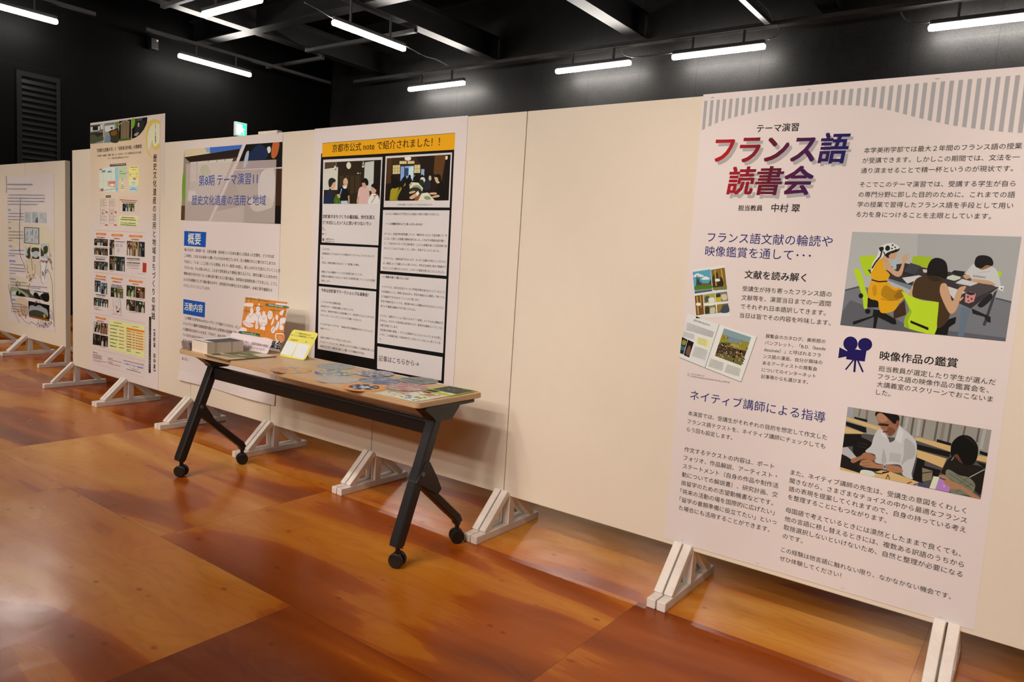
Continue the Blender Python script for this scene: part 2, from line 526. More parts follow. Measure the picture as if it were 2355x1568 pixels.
def painted_board(name, base, stain, k=0.5, scale=1.1):
    m, nt, b = nodes(name); N = NT(nt)
    tc = N.new('ShaderNodeTexCoord'); oi = N.new('ShaderNodeObjectInfo')
    mp = N.new('ShaderNodeVectorMath', operation='ADD')
    nt.links.new(tc.outputs['Object'], mp.inputs[0])
    nt.links.new(N.vec(N.math('MULTIPLY', oi.outputs['Random'], 30.0), 0.0, 0.0), mp.inputs[1])
    n1 = N.noise(mp.outputs[0], scale, 5.0, 0.6, 0.6)
    n2 = N.noise(mp.outputs[0], scale * 14, 4.0, 0.65, 0.3)
    f = N.math('MULTIPLY', N.math('SUBTRACT', N.math('ADD', N.math('MULTIPLY', n1, 0.75), N.math('MULTIPLY', n2, 0.25)), 0.47), 4.0 * k)
    f = N.math('MAXIMUM', N.math('MINIMUM', f, k), 0.0)
    col = N.mix(f, base, stain)
    nt.links.new(col, b.inputs['Base Color'])
    b.inputs['Roughness'].default_value = 0.55; b.inputs['Specular IOR Level'].default_value = 0.3
    nt.links.new(N.bump(n2, 0.06, 0.004), b.inputs['Normal'])
    return m

def beech():
    m, nt, b = nodes('beech_laminate'); N = NT(nt)
    x, y, z = N.xyz()
    g = N.noise(N.vec(N.math('MULTIPLY', x, 1.5), N.math('MULTIPLY', y, 38.0), N.math('MULTIPLY', z, 38.0)), 3.0, 4.0, 0.6, 0.3)
    nt.links.new(N.ramp(g, [(0.3, (0.55, 0.385, 0.21)), (0.7, (0.65, 0.475, 0.285))]), b.inputs['Base Color'])
    b.inputs['Roughness'].default_value = 0.38; b.inputs['Specular IOR Level'].default_value = 0.45
    return m

M_FLOOR = floor_material()
M_WL = wall_material('dark_wall_board_left', 1, 3.11, 0.90, 3.61, 0.30, 0.04)
M_WB = wall_material('dark_wall_board_back', 0, -0.61, 0.885, 4.13, 1.75, 0.17)
M_DARK = mat('matt_black_paint', (0.0025, 0.0025, 0.0027), 0.7, spec=0.2, noise=0.2, nscale=3)
M_VENT = mat('black_vent_paint', (0.005, 0.005, 0.005), 0.5, spec=0.15)
M_STEEL = mat('black_painted_steel', (0.008, 0.008, 0.0085), 0.42, spec=0.3, noise=0.25, nscale=5)
M_RAIL = mat('dark_strut_steel', (0.045, 0.045, 0.046), 0.38, spec=0.4, noise=0.2, nscale=8)
M_BOARD = painted_board('cream_painted_plywood', (0.765, 0.745, 0.635), (0.69, 0.67, 0.57), 0.45, 0.9)
M_FOOT = painted_board('worn_white_paint', (0.84, 0.82, 0.77), (0.46, 0.42, 0.35), 0.36, 7.0)
M_TABLE = beech()
M_BLACK = mat('black_powder_coat', (0.012, 0.012, 0.013), 0.42, spec=0.5, bump=0.05, bscale=300)
M_PLASTIC = mat('black_plastic', (0.010, 0.010, 0.011), 0.35, spec=0.5)
M_PAPER = mat('white_poster_paper', (0.76, 0.755, 0.765), 0.45, spec=0.35, noise=0.015, nscale=1.2)
M_HOUS = mat('dark_lamp_housing', (0.03, 0.03, 0.032), 0.4)
M_TUBE = mat('lit_tube', (0.9, 0.9, 0.9), 0.4, emit=(TUBE_COLOR, TUBE_STRENGTH))
M_CABLE = mat('grey_cable', (0.10, 0.10, 0.10), 0.5)

# ------------------------------------------------------------------ the hall
XL, XR, YB, YF, ZC = -10.2, 8.2, 7.2, -9.0, 5.6
def struct(name, mb, m): return props(mb.build(name, m), kind='structure')
# plywood boards laid in running bond; each board has its own tone of wood
TONE = {(0, 0): .14, (0, 1): .03, (0, -1): -.02, (0, -2): -.06, (0, -3): -.03, (-1, 0): .03, (-1, 1): -.15, (-1, -1): .085, (-1, -2): -.01, (-1, -3): -.06,
        (-2, 0): -.15, (-2, -1): -.02, (-2, -2): .07, (-2, 1): -.05, (-3, 0): -.03, (-3, 1): -.06, (1, 0): .05, (1, -1): .04}
fm = MB(); tones = []; sa = []; sb = []; rf = random.Random(21)
for r in range(-10, 9):
    y0, y1 = max(-.22 + r * .9125, YF - .2), min(-.22 + (r + 1) * .9125, YB + .2)
    if y1 <= y0: continue
    for c in range(-7, 6):
        x0 = -.075 - .91 * (r % 2) + 1.82 * c; x1 = min(x0 + 1.82, XR + .2); x0 = max(x0, XL - .2)
        if x1 <= x0: continue
        fm.add([(x0, y0, 0), (x1, y0, 0), (x1, y1, 0), (x0, y1, 0)], [(0, 1, 2, 3)])
        tones.append(TONE.get((r, c), rf.uniform(-.09, .07))); sa.append(rf.random()); sb.append(rf.random())
n0 = len(tones)
fm.box(XL - .2, XR + .2, YF - .2, YB + .2, -0.1, -0.0005)
fl = struct('floor', fm, M_FLOOR)
for nm, vals in (('tone', tones), ('seed_a', sa), ('seed_b', sb)):
    a = fl.data.attributes.new(nm, 'FLOAT', 'FACE')
    for i, v in enumerate(vals): a.data[i].value = v
struct('ceiling', MB().box(XL - .2, XR + .2, YF - .2, YB + .2, ZC, ZC + 0.1), M_DARK)
struct('wall_left', MB().box(XL - 0.15, XL, YF - .2, YB + .2, 0, ZC), M_WL)
struct('wall_back', MB().box(XL, XR, YB, YB + 0.15, 0, 4.13).box(XL, XR, YB + 0.02, YB + 0.15, 4.13, ZC), M_WB)
struct('wall_right', MB().box(XR, XR + 0.15, YF - .2, YB + .2, 0, ZC), M_WL)
struct('wall_front', MB().box(XL, XR, YF - 0.15, YF, 0, ZC), M_WB)

# ------------------------------------------------------------------ black steel roof
ZB = 4.557
def ibeam(axis, c, a, b, z0=ZB, h=0.36, w=0.21, t=0.016):
    pts = [(c - w / 2, z0), (c + w / 2, z0), (c + w / 2, z0 + t), (c + t / 2, z0 + t), (c + t / 2, z0 + h - t), (c + w / 2, z0 + h - t),
           (c + w / 2, z0 + h), (c - w / 2, z0 + h), (c - w / 2, z0 + h - t), (c - t / 2, z0 + h - t), (c - t / 2, z0 + t), (c - w / 2, z0 + t)]
    return MB().prism(pts, axis, a, b)
G = 'black steel ceiling beams'
BX = [-8.52, -5.958, -3.249, -0.624]
LB = ['black steel beam between the two left wall lights and the middle light, running to the back wall',
      'black steel beam running to the back wall just left of the centre of the ceiling',
      'black steel beam meeting the back wall between the two middle back lights',
      'short visible black steel beam meeting the back wall left of the right-hand light']
for x, l in zip(BX[:4], LB[:4]):
    props(ibeam('Y', x, -6.0, YB - 0.001).build('ceiling_beam', M_STEEL), l, 'beam', G)
LC = ['black steel cross beam reaching the left wall, over the louvred vent',
      'black steel cross beam with wide web above the lamp between the two left beams', 'black steel cross beam right of the centre left beam']
for (a, b), l in zip([(XL + 0.001, -8.626999999999999), (-8.413, -6.065), (-5.851, -3.3560000000000003)], LC):
    o = ibeam('X', 4.262, a, b).build('ceiling_beam', M_STEEL); props(o, l, 'beam', G)
# strut rails that carry the lamps
GR = 'dark strut rails carrying lamps'
def rail(axis, c, a, b, z, lab, w=0.045, h=0.05):
    pts = [(c - w / 2, z), (c + w / 2, z), (c + w / 2, z + h), (c + w / 4, z + h), (c + w / 4, z + h * .25), (c - w / 4, z + h * .25), (c - w / 4, z + h), (c - w / 2, z + h)]
    mb = MB().prism(pts, axis, a, b)
    o = mb.build('strut_rail', M_RAIL); props(o, lab, 'rail', GR); return o
rail('X', 6.908, -9.129, 3.681, 4.425, 'dark strut rail along the back wall right above its row of lamps', 0.12)
rail('X', 7.254, -8.079, 3.471, 4.515, 'thin dark rail behind the lamp rail, closest to the back wall', 0.035, 0.035)
rail('Y', -9.685, 3.18, 6.75, 4.425, 'dark strut rail above the left wall light near the corner', 0.06)
rail('Y', -9.685, -1.965, 2.445, 4.425, 'dark strut rail above the leftmost wall light', 0.06)
rail('X', 2.739, -8.352, -4.299, 4.425, 'dark strut rail above the lamp cut off by the top edge', 0.06)
rail('Y', -1.317, 2.235, 6.834, 4.436, 'dark strut rail ending over the back lamps, with a cable loop at its end', 0.07, 0.06)
rail('X', 5.7, -10.494, -8.604, 4.515, 'short dark strut rail in the left corner of the ceiling', 0.06)
rail('X', 5.28, -8.50, -5.98, 4.5065, 'dark strut rail between two steel beams above the left corner light', 0.07)
# ------------------------------------------------------------------ tube lamps
def tube_lamp(x, y, ax, ln, lab, zr=4.425):
    t = empty('tube_light', (x, y, TUBE_Z + 0.05), lab, 'light', 'white tube lights under the roof')
    h = ln / 2
    def bx(a0, a1, c0, c1, z0, z1, r):
        mb = MB()
        return mb.bbox(x + a0, x + a1, y + c0, y + c1, z0, z1, r) if ax == 'X' else mb.bbox(x + c0, x + c1, y + a0, y + a1, z0, z1, r)
    bx(-h + .01, h - .01, -0.034, 0.034, TUBE_Z + 0.024, TUBE_Z + 0.075, .008).build('lamp_housing', M_HOUS, t)
    bx(-h, h, -0.037, 0.037, TUBE_Z - 0.040, TUBE_Z + 0.0255, .022).build('diffuser', M_TUBE, t, smooth=True)
    for sgn in (-1, 1):
        a = sgn * h * 0.55
        p = (x + a, y, TUBE_Z + 0.075) if ax == 'X' else (x, y + a, TUBE_Z + 0.075)
        MB().box(p[0] - .012, p[0] + .012, p[1] - .012, p[1] + .012, p[2], zr).build('hanger', M_RAIL, t)
    return t
TL = ['long white tube light at the top left edge, along the left wall', 'white tube light near the corner of the left wall, left of the exit sign',
      'white tube light hanging in the middle, slanting down to the right', 'white tube light cut by the top edge, slanting up to the right',
      'smallest white tube light, leftmost along the back wall', 'second white tube light from the left along the back wall',
      'third white tube light from the left along the back wall', 'white tube light at the right edge, above the striped poster']
for i, (x, y, ax, ln) in enumerate(TUBES):
    tube_lamp(x, y, ax, ln, TL[i] if i < len(TL) else 'white tube light added out of view as fill', ZB if i == 2 else 4.425 if i < 8 else ZC)
# cables
PB = Plane((0, 6.855, 0), (1, 0, 0), (0, 0, 1))
def cable(pts, lab, pl=PB, r=0.007):
    P = [pl.w(*pl.ab(u, v)) for u, v in pts]
    q = []
    for i in range(len(P) - 1):
        p0, p1, p2, p3 = P[max(i - 1, 0)], P[i], P[i + 1], P[min(i + 2, len(P) - 1)]
        for k in range(5):
            t = k / 5
            q.append(0.5 * (2 * p1 + (p2 - p0) * t + (2 * p0 - 5 * p1 + 4 * p2 - p3) * t * t + (3 * p1 - p0 - 3 * p2 + p3) * t ** 3))
    q.append(P[-1])
    props(MB().tube(q, r, 6).build('cable', M_CABLE, smooth=True), lab, 'cable', 'lamp cables')
cable([(1742, 0), (1765, 22), (1780, 45), (1793, 68), (1786, 82), (1766, 91)], 'loose grey cable looping down beside the third back light')
cable([(2072, 28), (2080, 42), (2098, 52), (2138, 51)], 'short dark cable curving to the light at the right edge')
cable([(700, 5), (735, 24), (756, 37), (768, 43)], 'thin dark cable feeding the middle light from above', Plane((-5.937, 0, 0), (0, 1, 0), (0, 0, 1)))
cable([(930, 104), (975, 128), (1003, 136), (1030, 150)], 'thin dark cable leaving the lower end of the middle light', Plane((-5.937, 0, 0), (0, 1, 0), (0, 0, 1)))
cable([(1430, 118), (1440, 128), (1468, 131), (1545, 122)], 'dark cable hanging between the second and third back lights')

# ------------------------------------------------------------------ on the left wall
t = empty('wall_vent', (XL, 1.89, 0.4), 'tall black louvred vent set in the dark left wall', 'vent')
MB().box(XL, XL + .03, 1.60, 1.665, 0.4, 3.52).box(XL, XL + .03, 2.12, 2.17, 0.4, 3.52).box(XL, XL + .03, 1.665, 2.12, 3.45, 3.52).box(XL, XL + .03, 1.665, 2.12, 0.4, 0.46).build('vent_frame', M_VENT, t)
mb = MB()
for i in range(36):
    z = 0.5 + i * 0.0815
    mb.add(
        [(XL + .004, 1.665, z + .055), (XL + .027, 1.665, z), (XL + .029, 1.665, z + .008), (XL + .006, 1.665, z + .063),
         (XL + .004, 2.12, z + .055), (XL + .027, 2.12, z), (XL + .029, 2.12, z + .008), (XL + .006, 2.12, z + .063)],
        [(0, 1, 2, 3), (7, 6, 5, 4), (0, 4, 5, 1), (1, 5, 6, 2), (2, 6, 7, 3), (3, 7, 4, 0)])
mb.build('slats', M_VENT, t)
MB().box(XL, XL + .003, 1.665, 2.12, 0.46, 3.45).build('vent_backing', M_DARK, t)

t = empty('exit_sign', (XL, 5.16, 3.18), 'green lit exit sign with white figure on the dark left wall', 'sign')
MB().bbox(XL, XL + .06, 5.04, 5.275, 3.19, 3.44, .006).build('sign_case', mat('white_plastic', (.7, .7, .68), .4), t)
PE = Plane((XL + .0605, 5.05, 3.20), (0, 1, 0), (0, 0, 1))
gm = mat('lit_green', (0.0, 0.5, 0.28), .4, emit=((0.05, 0.80, 0.52), 0.9)); wm = mat('lit_white', (.8, .8, .8), .4, emit=((0.75, 1.0, 0.9), 1.2))
a = Art(PE, 0.0005)
a.poly([(0.005, .005), (.21, .005), (.21, .225), (.005, .225)], gm)
a.poly([(0.015, .02), (.105, .02), (.105, .205), (.015, .205)], wm)
a.poly([(.115 + .018 * math.cos(i * .63), .178 + .018 * math.sin(i * .63)) for i in range(10)], wm)
a.poly([(.105, .155), (.135, .15), (.16, .125), (.185, .135), (.18, .12), (.155, .105), (.14, .12), (.14, .09), (.165, .065), (.155, .02), (.14, .02), (.145, .058), (.12, .075), (.105, .04), (.065, .035), (.065, .05), (.095, .055), (.105, .085), (.10, .13), (.08, .11), (.07, .125)], wm)
a.build('sign_face', t)

t = empty('wall_speaker', (XL, 3.52, 4.28), 'small black box speaker high on the dark left wall', 'speaker')
MB().bbox(XL + .03, XL + .15, 3.46, 3.58, 4.28, 4.45, .008).build('speaker_box', M_PLASTIC, t)
MB().box(XL, XL + .03, 3.50, 3.54, 4.33, 4.40).build('bracket', M_STEEL, t)
MB().box(XL + .1505, XL + .152, 3.545, 3.573, 4.41, 4.435).build('badge', mat('pale_sticker', (.5, .42, .33), .5), t)

# ------------------------------------------------------------------ display panels on wooden feet
PW, PT, PZ0, PZ1 = 0.91, 0.045, 0.172, 1.935
def make_panel():
    t = empty('display_panel', (0, 0, 0), None, None)
    hw = PW / 2 - 0.0020
    MB().bbox(-hw, hw, 0, PT, PZ0, PZ1, .0025).build('board', M_BOARD, t)
    for s in (-1, 1):
        x = s * (hw - .0185)
        f = MB().bbox(x - .018, x + .018, -0.232, 0.255, 0, 0.036, .003).build('foot', M_FOOT, t)
        MB().bbox(x - .018, x + .018, 0.002, 0.043, 0.0355, PZ0, .002).build('post', M_FOOT, f)
        for (y0, y1) in ((-0.165, -0.008), (0.205, 0.052)):
            MB().bar((x, y0, 0.034), (x, y1, PZ0 + (0.016 if y0 < 0 else -.004)), .034, .032, r=.002).build('brace', M_FOOT, f)
    return t
PG = 'white display panels in the long front row'
PL = ['white display panel behind the left half of the tall cream poster', 'white display panel behind the right half of the tall cream poster',
      'white display panel carrying most of the poster with two blue heading boxes',
      'white display panel behind the left half of the orange-headed black and white poster',
      'white display panel behind the right half of the orange-headed black and white poster',
      'blank white display panel, empty between the orange-headed and the striped posters',
      'white display panel covered by the large poster with grey striped top', 'white display panel cut off by the right edge of the picture']
proto = make_panel()
spots = [(-4.55 + .455 + i * .91, 0.0, l, PG) for i, l in enumerate(PL)]
RL = ['white display panel at the right end of the rear row, showing its edge', 'white display panel behind the left half of the branch-patterned poster', 'white display panel cut off by the left edge of the picture']
spots += [(-5.53 - .455 - i * .91, 0.345, l, 'white display panels in the rear row') for i, l in enumerate(RL)]
panels = []
for i, (x, y, l, g) in enumerate(spots):
    o = proto if i == 0 else copy_tree(proto)
    o.location = (x, y, 0); props(o, l, 'display panel', g); panels.append(o)
o = MB().bbox(-2.02, -1.832, .004, .040, PZ1 + .0003, PZ1 + .017, .002).build('wood_block', M_FOOT, None, loc=(-1.925, .022, PZ1))
props(o, 'small rough white wood block lying on the panel tops, below right of the exit sign', 'wood block')
bpy.context.view_layer.update()

# ------------------------------------------------------------------ posters
PY = Plane((0, -0.002, 0), (1, 0, 0), (0, 0, 1))          # the face of the front row
PR = Plane((0, 0.343, 0), (1, 0, 0), (0, 0, 1))           # the face of the rear row

def sheet(mb, pl, x0, x1, z0, z1, th=0.0008, curl=0.0, nx=10, nz=24, skew=0.0, wav=0.0):
    """a hung sheet of paper; the lowest few centimetres may curl off the board"""
    vs = []; fs = []
    for side in (0, 1):
        for j in range(nz + 1):
            for i in range(nx + 1):
                a = x0 + (x1 - x0) * i / nx; b = z0 + (z1 - z0) * j / nz
                t = max(0.0, 1 - (b - z0) / 0.14)
                lift = curl * t * t * (0.6 + 0.4 * math.cos(6.3 * i / nx * 1.3))
                vs.append(pl.w(a + skew * (b - z1), b, (0.0 if side == 0 else -th) + lift))
    n = (nx + 1) * (nz + 1)
    for j in range(nz):
        for i in range(nx):
            k = j * (nx + 1) + i; q = (k, k + 1, k + nx + 2, k + nx + 1)
            fs.append(q); fs.append(tuple(n + c for c in reversed(q)))
    rim = [i for i in range(nx + 1)] + [(j + 1) * (nx + 1) - 1 for j in range(1, nz + 1)] + [nz * (nx + 1) + i for i in range(nx - 1, -1, -1)] + [j * (nx + 1) for j in range(nz - 1, 0, -1)]
    for i in range(len(rim)):
        a, b = rim[i], rim[(i + 1) % len(rim)]; fs.append((a, n + a, n + b, b))
    return mb.add(vs, fs)

def poster(name, pl, x0, x1, z0, z1, lab, curl=0.0, m=None, th=.0008):
    t = empty(name, pl.w((x0 + x1) / 2, z0), lab, 'poster')
    sheet(MB(), pl, x0, x1, z0, z1, th, curl).build('paper_sheet', m or M_PAPER, t, smooth=False)
    return t
def staples(t, pl, pts):
    mb = MB()
    for a, b in pts: mb.add([pl.w(a - .006, b, .0006), pl.w(a + .006, b, .0006), pl.w(a + .006, b + .0014, .0011), pl.w(a - .006, b + .0014, .0011)], [(0, 1, 2, 3)])
    mb.build('staple', mat('steel_wire', (.45, .42, .4), .35, metal=.8), t)

F5 = FR(1540, 160, 0.34607); F6 = FR(1540, 520, 0.34607); F7 = FR(1540, 880, 0.34607)
BLK, NAVY = '#1a1718', '#1d1c5c'

# ---- the large striped poster
t = poster('exhibition_poster', PY, 0.822, 1.893, 0.190, 1.940, 'large white poster with grey striped top and a red to navy title, on the right', 0.0)
staples(t, PY, [(.86, 1.925), (1.21, 1.925), (1.60, 1.925), (.90, .205), (1.2, .20), (1.5, .20), (1.8, .20)])
arc = [(c[0], c[1]) for c in (PY.ab(*F5(*q)) for q in [(222, 400), (262, 378), (305, 358), (380, 330), (480, 303), (620, 272), (740, 253), (870, 240), (1000, 233), (1100, 234), (1200, 237), (1300, 243), (1400, 258), (1490, 277), (1600, 308), (1700, 333), (1850, 366), (1990, 388), (2170, 410), (2340, 422)])]
arc.append((1.895, arc[-1][1]))
def arc_z(x):
    for (x0, z0), (x1, z1) in zip(arc, arc[1:]):
        if x <= x1: return z0 + (z1 - z0) * (x - x0) / (x1 - x0)
    return arc[-1][1]
A = Art(PY, 0.0004); x = 0.8285
while x < 1.885:
    w = 0.0122; A.poly([(x, arc_z(x)), (x + w, arc_z(x + w)), (x + w, 1.916), (x, 1.916)], '#a0938e'); A.h -= LAYER; x += 0.02445
A.build('striped_header', t)
Text(PY, 'small_heading', t, BLK, .012).para(F5, 'テーマ演習', (578, 418), (855, 408))
Text(PY, 'title_shadow', t, '#a2938d', .026, h=.0006).para(F5, 'フランス語', (305, 642), (1183, 640), ky=1.12, slant=.12).para(F5, '読書会', (400, 854), (945, 854), ky=1.05, slant=.12)
m, nt, b = nodes('print_red_to_navy'); N = NT(nt)
gx, gy, gz = N.xyz()
TITLE_MAT = m
TX0 = PY.ab(*F5(330, 700))[0] - (0.822 + 1.893) / 2; TX1 = PY.ab(*F5(1130, 560))[0] - (0.822 + 1.893) / 2
nt.links.new(N.ramp(N.math('DIVIDE', N.math('SUBTRACT', gx, TX0), TX1 - TX0), [(0.0, ink_rgb('#a8141c')), (0.45, ink_rgb('#5a0f22')), (1.0, ink_rgb('#12104e'))]), b.inputs['Base Color'])
b.inputs['Roughness'].default_value = .5; b.inputs['Specular IOR Level'].default_value = .12
Text(PY, 'title', t, None, .026, h=.0010, material=m).para(F5, 'フランス語', (287, 622), (1165, 620), ky=1.12, slant=.12).para(F5, '読書会', (378, 828), (930, 832), ky=1.05, slant=.12)
Text(PY, 'teacher_line', t, BLK, .012).para(F5, '担当教員', (455, 938), (615, 939)).para(F5, '中村 翠', (675, 945), (863, 949))
Text(PY, 'introduction', t, BLK, .003).para(F5, ['本学美術学部では最大２年間のフランス語の授業', 'が受講できます。しかしこの期間では、文法を一', '通り済ませることで精一杯というのが現状です。'], (1290, 556), (2340, 526), (1270, 690)) \
    .para(F5, ['そこでこのテーマ演習では、受講する学生が自ら', 'の専門分野に即した目的のために、これまでの語', '学の授業で習得したフランス語を手段として用い', 'る力を身につけることを主眼としています。'], (1262, 782), (2297, 777), (1238, 979))
Text(PY, 'section_heading', t, NAVY, -.006).para(F6, ['フランス語文献の輪読や', '映像鑑賞を通して･･･'], (250, 106), (1080, 139), (235, 197)).para(F7, 'ネイティブ講師による指導', (135, 112), (1032, 267))
Text(PY, 'sub_heading', t, BLK, .014).para(F6, '文献を読み解く', (497, 346), (905, 371)).para(F6, '映像作品の鑑賞', (1395, 887), (1910, 940))
Text(PY, 'body_text', t, BLK, .003) \
    .para(F6, ['受講生が持ち寄ったフランス語の', '文献等を、演習当日までの一週間', 'でそれぞれ日本語訳してきます。', '当日は皆でその内容を吟味します。'], (483, 431), (1075, 471), (465, 607)) \
    .para(F6, ['展覧会のカタログ、美術館の', 'パンフレット、「B.D.（bande', 'dessinée）」と呼ばれるフラ', 'ンス語の漫画、自分が興味の', 'あるアーティストの展覧会', 'についてのインターネット', '記事等からも選びます。'], (637, 742), (1035, 780), (607, 1010)) \
    .para(F6, ['担当教員が選定したり学生が選んだ', 'フランス語の映像作品の鑑賞会を、', '大講義室のスクリーンでおこないま', 'した。'], (1387, 962), (2165, 1057), (1370, 1119)) \
    .para(F7, ['本演習では、受講生がそれぞれの目的を想定して作文した', 'フランス語テクストを、ネイティブ講師にチェックしても', 'らう回も設定します。'], (122, 216), (1045, 381), (113, 323)) \
    .para(F7, ['作文するテクストの内容は、ポート', 'フォリオ、作品解説、アーティスト・', 'ステートメント（自身の作品や制作活', '動についての解説書）、研究計画、交', '換留学のための志望動機書などです。', '「将来の活動の場を国際的に広げたい」', '「留学の書類準備に役立てたい」といっ', 'た場合にも活用することができます。'], (97, 457), (692, 574), (60, 844)) \
    .para(F7, ['また、ネイティブ講師の先生は、受講生の意図をくわしく', '聞きながら、さまざまなチョイスの中から最適なフランス', '語の表現を提案してくれますので、自身の持っている考え', 'を整理することにもつながります。'], (803, 610), (1968, 870), (785, 774)) \
    .para(F7, ['母国語で考えているときには漠然としたままで良くても、', '他の言語に移し替えるときには、複数ある訳語のうちから', '取捨選択しないといけないため、自然と整理が必要になる', 'のです。'], (770, 860), (1935, 1157), (750, 1032)) \
    .para(F7, ['この経験は他言語に触れない限り、なかなかない機会です。', 'ぜひ体験してください！'], (740, 1122), (1868, 1440), (730, 1179))
Text(PY, 'caption', t, BLK, 0).para(F6, "上：L'Or du Rhin, p.3.", (118, 984), (232, 1000)).para(F6, "下：Le Petit Larousse de l'histoire de l'art, p.104-105.", (118, 998), (402, 1044))
FM = FR(1900, 520, 0.24240)
Art(PY).within(FM, '248,53 1856,100 1702,1094 133,938').draw(FM, '''
#a59d96 248,53 1856,100 1702,1094 133,938
#9a938d 870,72 1856,100 1757,715 1300,640 860,360
#6d686a 180,612 335,572 700,640 1300,700 1600,685 1757,722 1702,1094 133,938
#565255 230,700 600,840 800,960 1240,1000 1702,1060 1702,1094 133,938 160,800
#4a484b 180,600 330,562 332,578 178,617
#4a484b 1608,675 1757,712 1756,728 1605,690
#a3b51c S 312,300 330,288 455,275 470,295 478,400 430,450 400,480 365,450 330,360
#93a418 S 825,300 840,283 985,292 1003,305 985,400 820,345
#a3b51c S 1630,425 1668,440 1650,480 1625,480
#332a2a 392,412 560,420 650,365 750,350 960,400 1180,435 1420,470 1645,575 1370,782 1080,650 800,560 600,500 420,450
#453b3b 1180,440 1640,575 1370,700 1250,560
#68717b 590,495 800,562 1080,650 1370,782 1370,806 1330,790 1080,680 800,604 590,515
#5d666f 1285,760 1370,790 1300,1050 1250,1047
#39363a 1590,630 1627,600 1512,945 1483,940
#1b191b S 1440,740 1560,640 1570,690 1480,770
#1b191b 1380,780 1560,860 1560,915 1530,910 1500,860 1390,830
#39363a 800,347 900,378 840,460 740,430
#232022 740,430 840,460 795,476 690,450
#9aa3a6 S 635,335 650,318 662,335 665,405 630,400
#bdb2ac 720,490 880,465 935,485 770,545
#bdb2ac 1155,570 1325,625 1210,690 1170,640
#bdb2ac 1225,540 1290,500 1445,540 1370,568
#b8b3a0 1145,480 1200,462 1275,480 1275,498 1215,518 1145,500
#1f1c1e 1185,440 1215,418 1320,430 1300,470 1250,475
#c2b0a4 915,408 960,412 965,440 925,440
#a9bb1f S 262,420 290,400 330,430 365,560 402,690 402,760 375,785 355,770 348,690 322,600 290,500
#12110f 395,680 500,700 520,770 390,770
#12110f 450,790 505,795 660,885 668,930 632,932 492,862 472,967 445,967 455,860 290,925 255,937 255,905 440,850
#12110f E 395,808 26,24
#12110f E 330,660 22,24
#3a2516 640,810 700,740 745,700 760,840 640,882
#cf8f10 S 510,300 565,318 545,390 605,460 580,520 640,580 712,590 745,665 690,735 640,805 530,824 500,770 490,710 420,690 395,640 410,560 430,510 425,440 450,360
#a56f0d S 560,560 650,610 700,600 690,690 600,700 520,650
#8a5a0d S 645,660 715,600 745,655 690,690
#8a5a0d L 6 520,690 600,705 690,700
#b57a0c S 470,560 480,640 450,660 440,580
#16110f L 12 430,508 500,527 582,522
#bb8c6a S 545,350 600,340 622,390 685,428 725,335 718,300 745,270 752,285 745,350 722,450 690,480 645,468 600,430 560,400
#bb8c6a 755,275 776,255 788,258 770,290 782,310 745,345 720,330
#b98967 S 575,250 668,220 672,260 660,300 630,315 600,305 585,335 545,330 520,300
#15120f S 560,250 690,210 685,235 640,255 610,262 596,300 570,290
#c9bfb3 S 505,200 560,172 620,160 680,185 690,213 620,235 570,258 530,300 480,340 440,420 424,430 440,350 490,270
#15120f S 560,215 575,185 600,190 605,220 580,235
#15120f S 502,205 540,195 545,225 515,240
#15120f E 632,180 10,8
#15120f E 655,200 9,7
#15120f E 625,212 10,7
#15120f E 662,222 8,5
#15120f L 14 530,235 515,290 470,340 435,400
#15120f L 10 545,240 560,280
#b9897a E 600,283 6,9
#adbe20 S 716,618 760,640 900,700 1058,720 1070,750 1050,960 1030,1025 900,1005 760,962 740,930 755,850 790,800 770,735
#8fa015 770,735 790,800 755,850 740,930 760,962 790,968 775,900 815,810
#0f0f0c 800,893 972,962 970,988 800,917
#bb8c69 S 862,500 825,560 828,660 790,645 832,530
#0f0e0e 1055,960 1170,880 1235,860 1225,920 1165,960 1150,1032 1030,1025
#3f2a15 S 862,495 960,468 1080,480 1112,545 1100,640 1172,800 1150,900 1055,965 1068,745 1050,718 900,690 820,660 832,560
#2e1e0e S 960,470 1060,485 1090,520 1000,520
#bb8c69 S 1092,550 1140,548 1175,640 1200,715 1248,600 1300,570 1328,578 1290,640 1242,780 1200,828 1160,812 1100,690 1078,615
#c09272 1270,690 1300,668 1305,680 1270,715
#0e0b0b S 958,462 963,385 1000,318 1060,300 1128,330 1152,400 1142,495 1062,478 985,468
#b57e78 1322,640 1370,622 1422,640 1402,715 1352,732 1316,720
#8c2f35 E 1345,670 12,12
#8c2f35 E 1380,690 12,12
#8c2f35 E 1350,708 10,8
#2e1d1d S 1330,638 1370,626 1415,642 1375,655
#b9b0a8 S 1400,358 1430,390 1570,385 1622,430 1656,560 1620,577 1560,552 1470,542 1390,502 1328,472 1340,420
#93603f S 1440,385 1520,365 1565,380 1482,414
#121010 S 1408,345 1430,290 1490,275 1560,295 1587,345 1572,376 1520,370 1470,400 1420,385
#b98967 S 1480,508 1560,522 1605,560 1450,538 1378,522 1385,500
#b98967 S 1298,470 1340,460 1372,482 1330,502
#a39a94 L 5 1440,440 1560,430
#d0c8be 1640,568 1688,568 1676,618 1636,600
#55504d E 1665,592 8,10
''').build('meeting_photograph', t)
Text(PY, 'shirt_lettering', t, '#4d4a4e', .01, h=.0020).para(FM, 'SUNDAY', (1395, 482), (1515, 499))
Art(PY).draw(FM, '''
#1b1049 E 231,1115 68,69
#1b1049 E 369,1122 68,62
#1b1049 203,1158 383,1182 366,1284 189,1262
#1b1049 127,1149 207,1190 197,1235 114,1252
#1b1049 L 14 262,1265 184,1362
#1b1049 L 20 277,1268 267,1384
#1b1049 L 16 300,1272 350,1384
''').build('film_camera_symbol', t)
FN = FR(1880, 920, 0.186837)
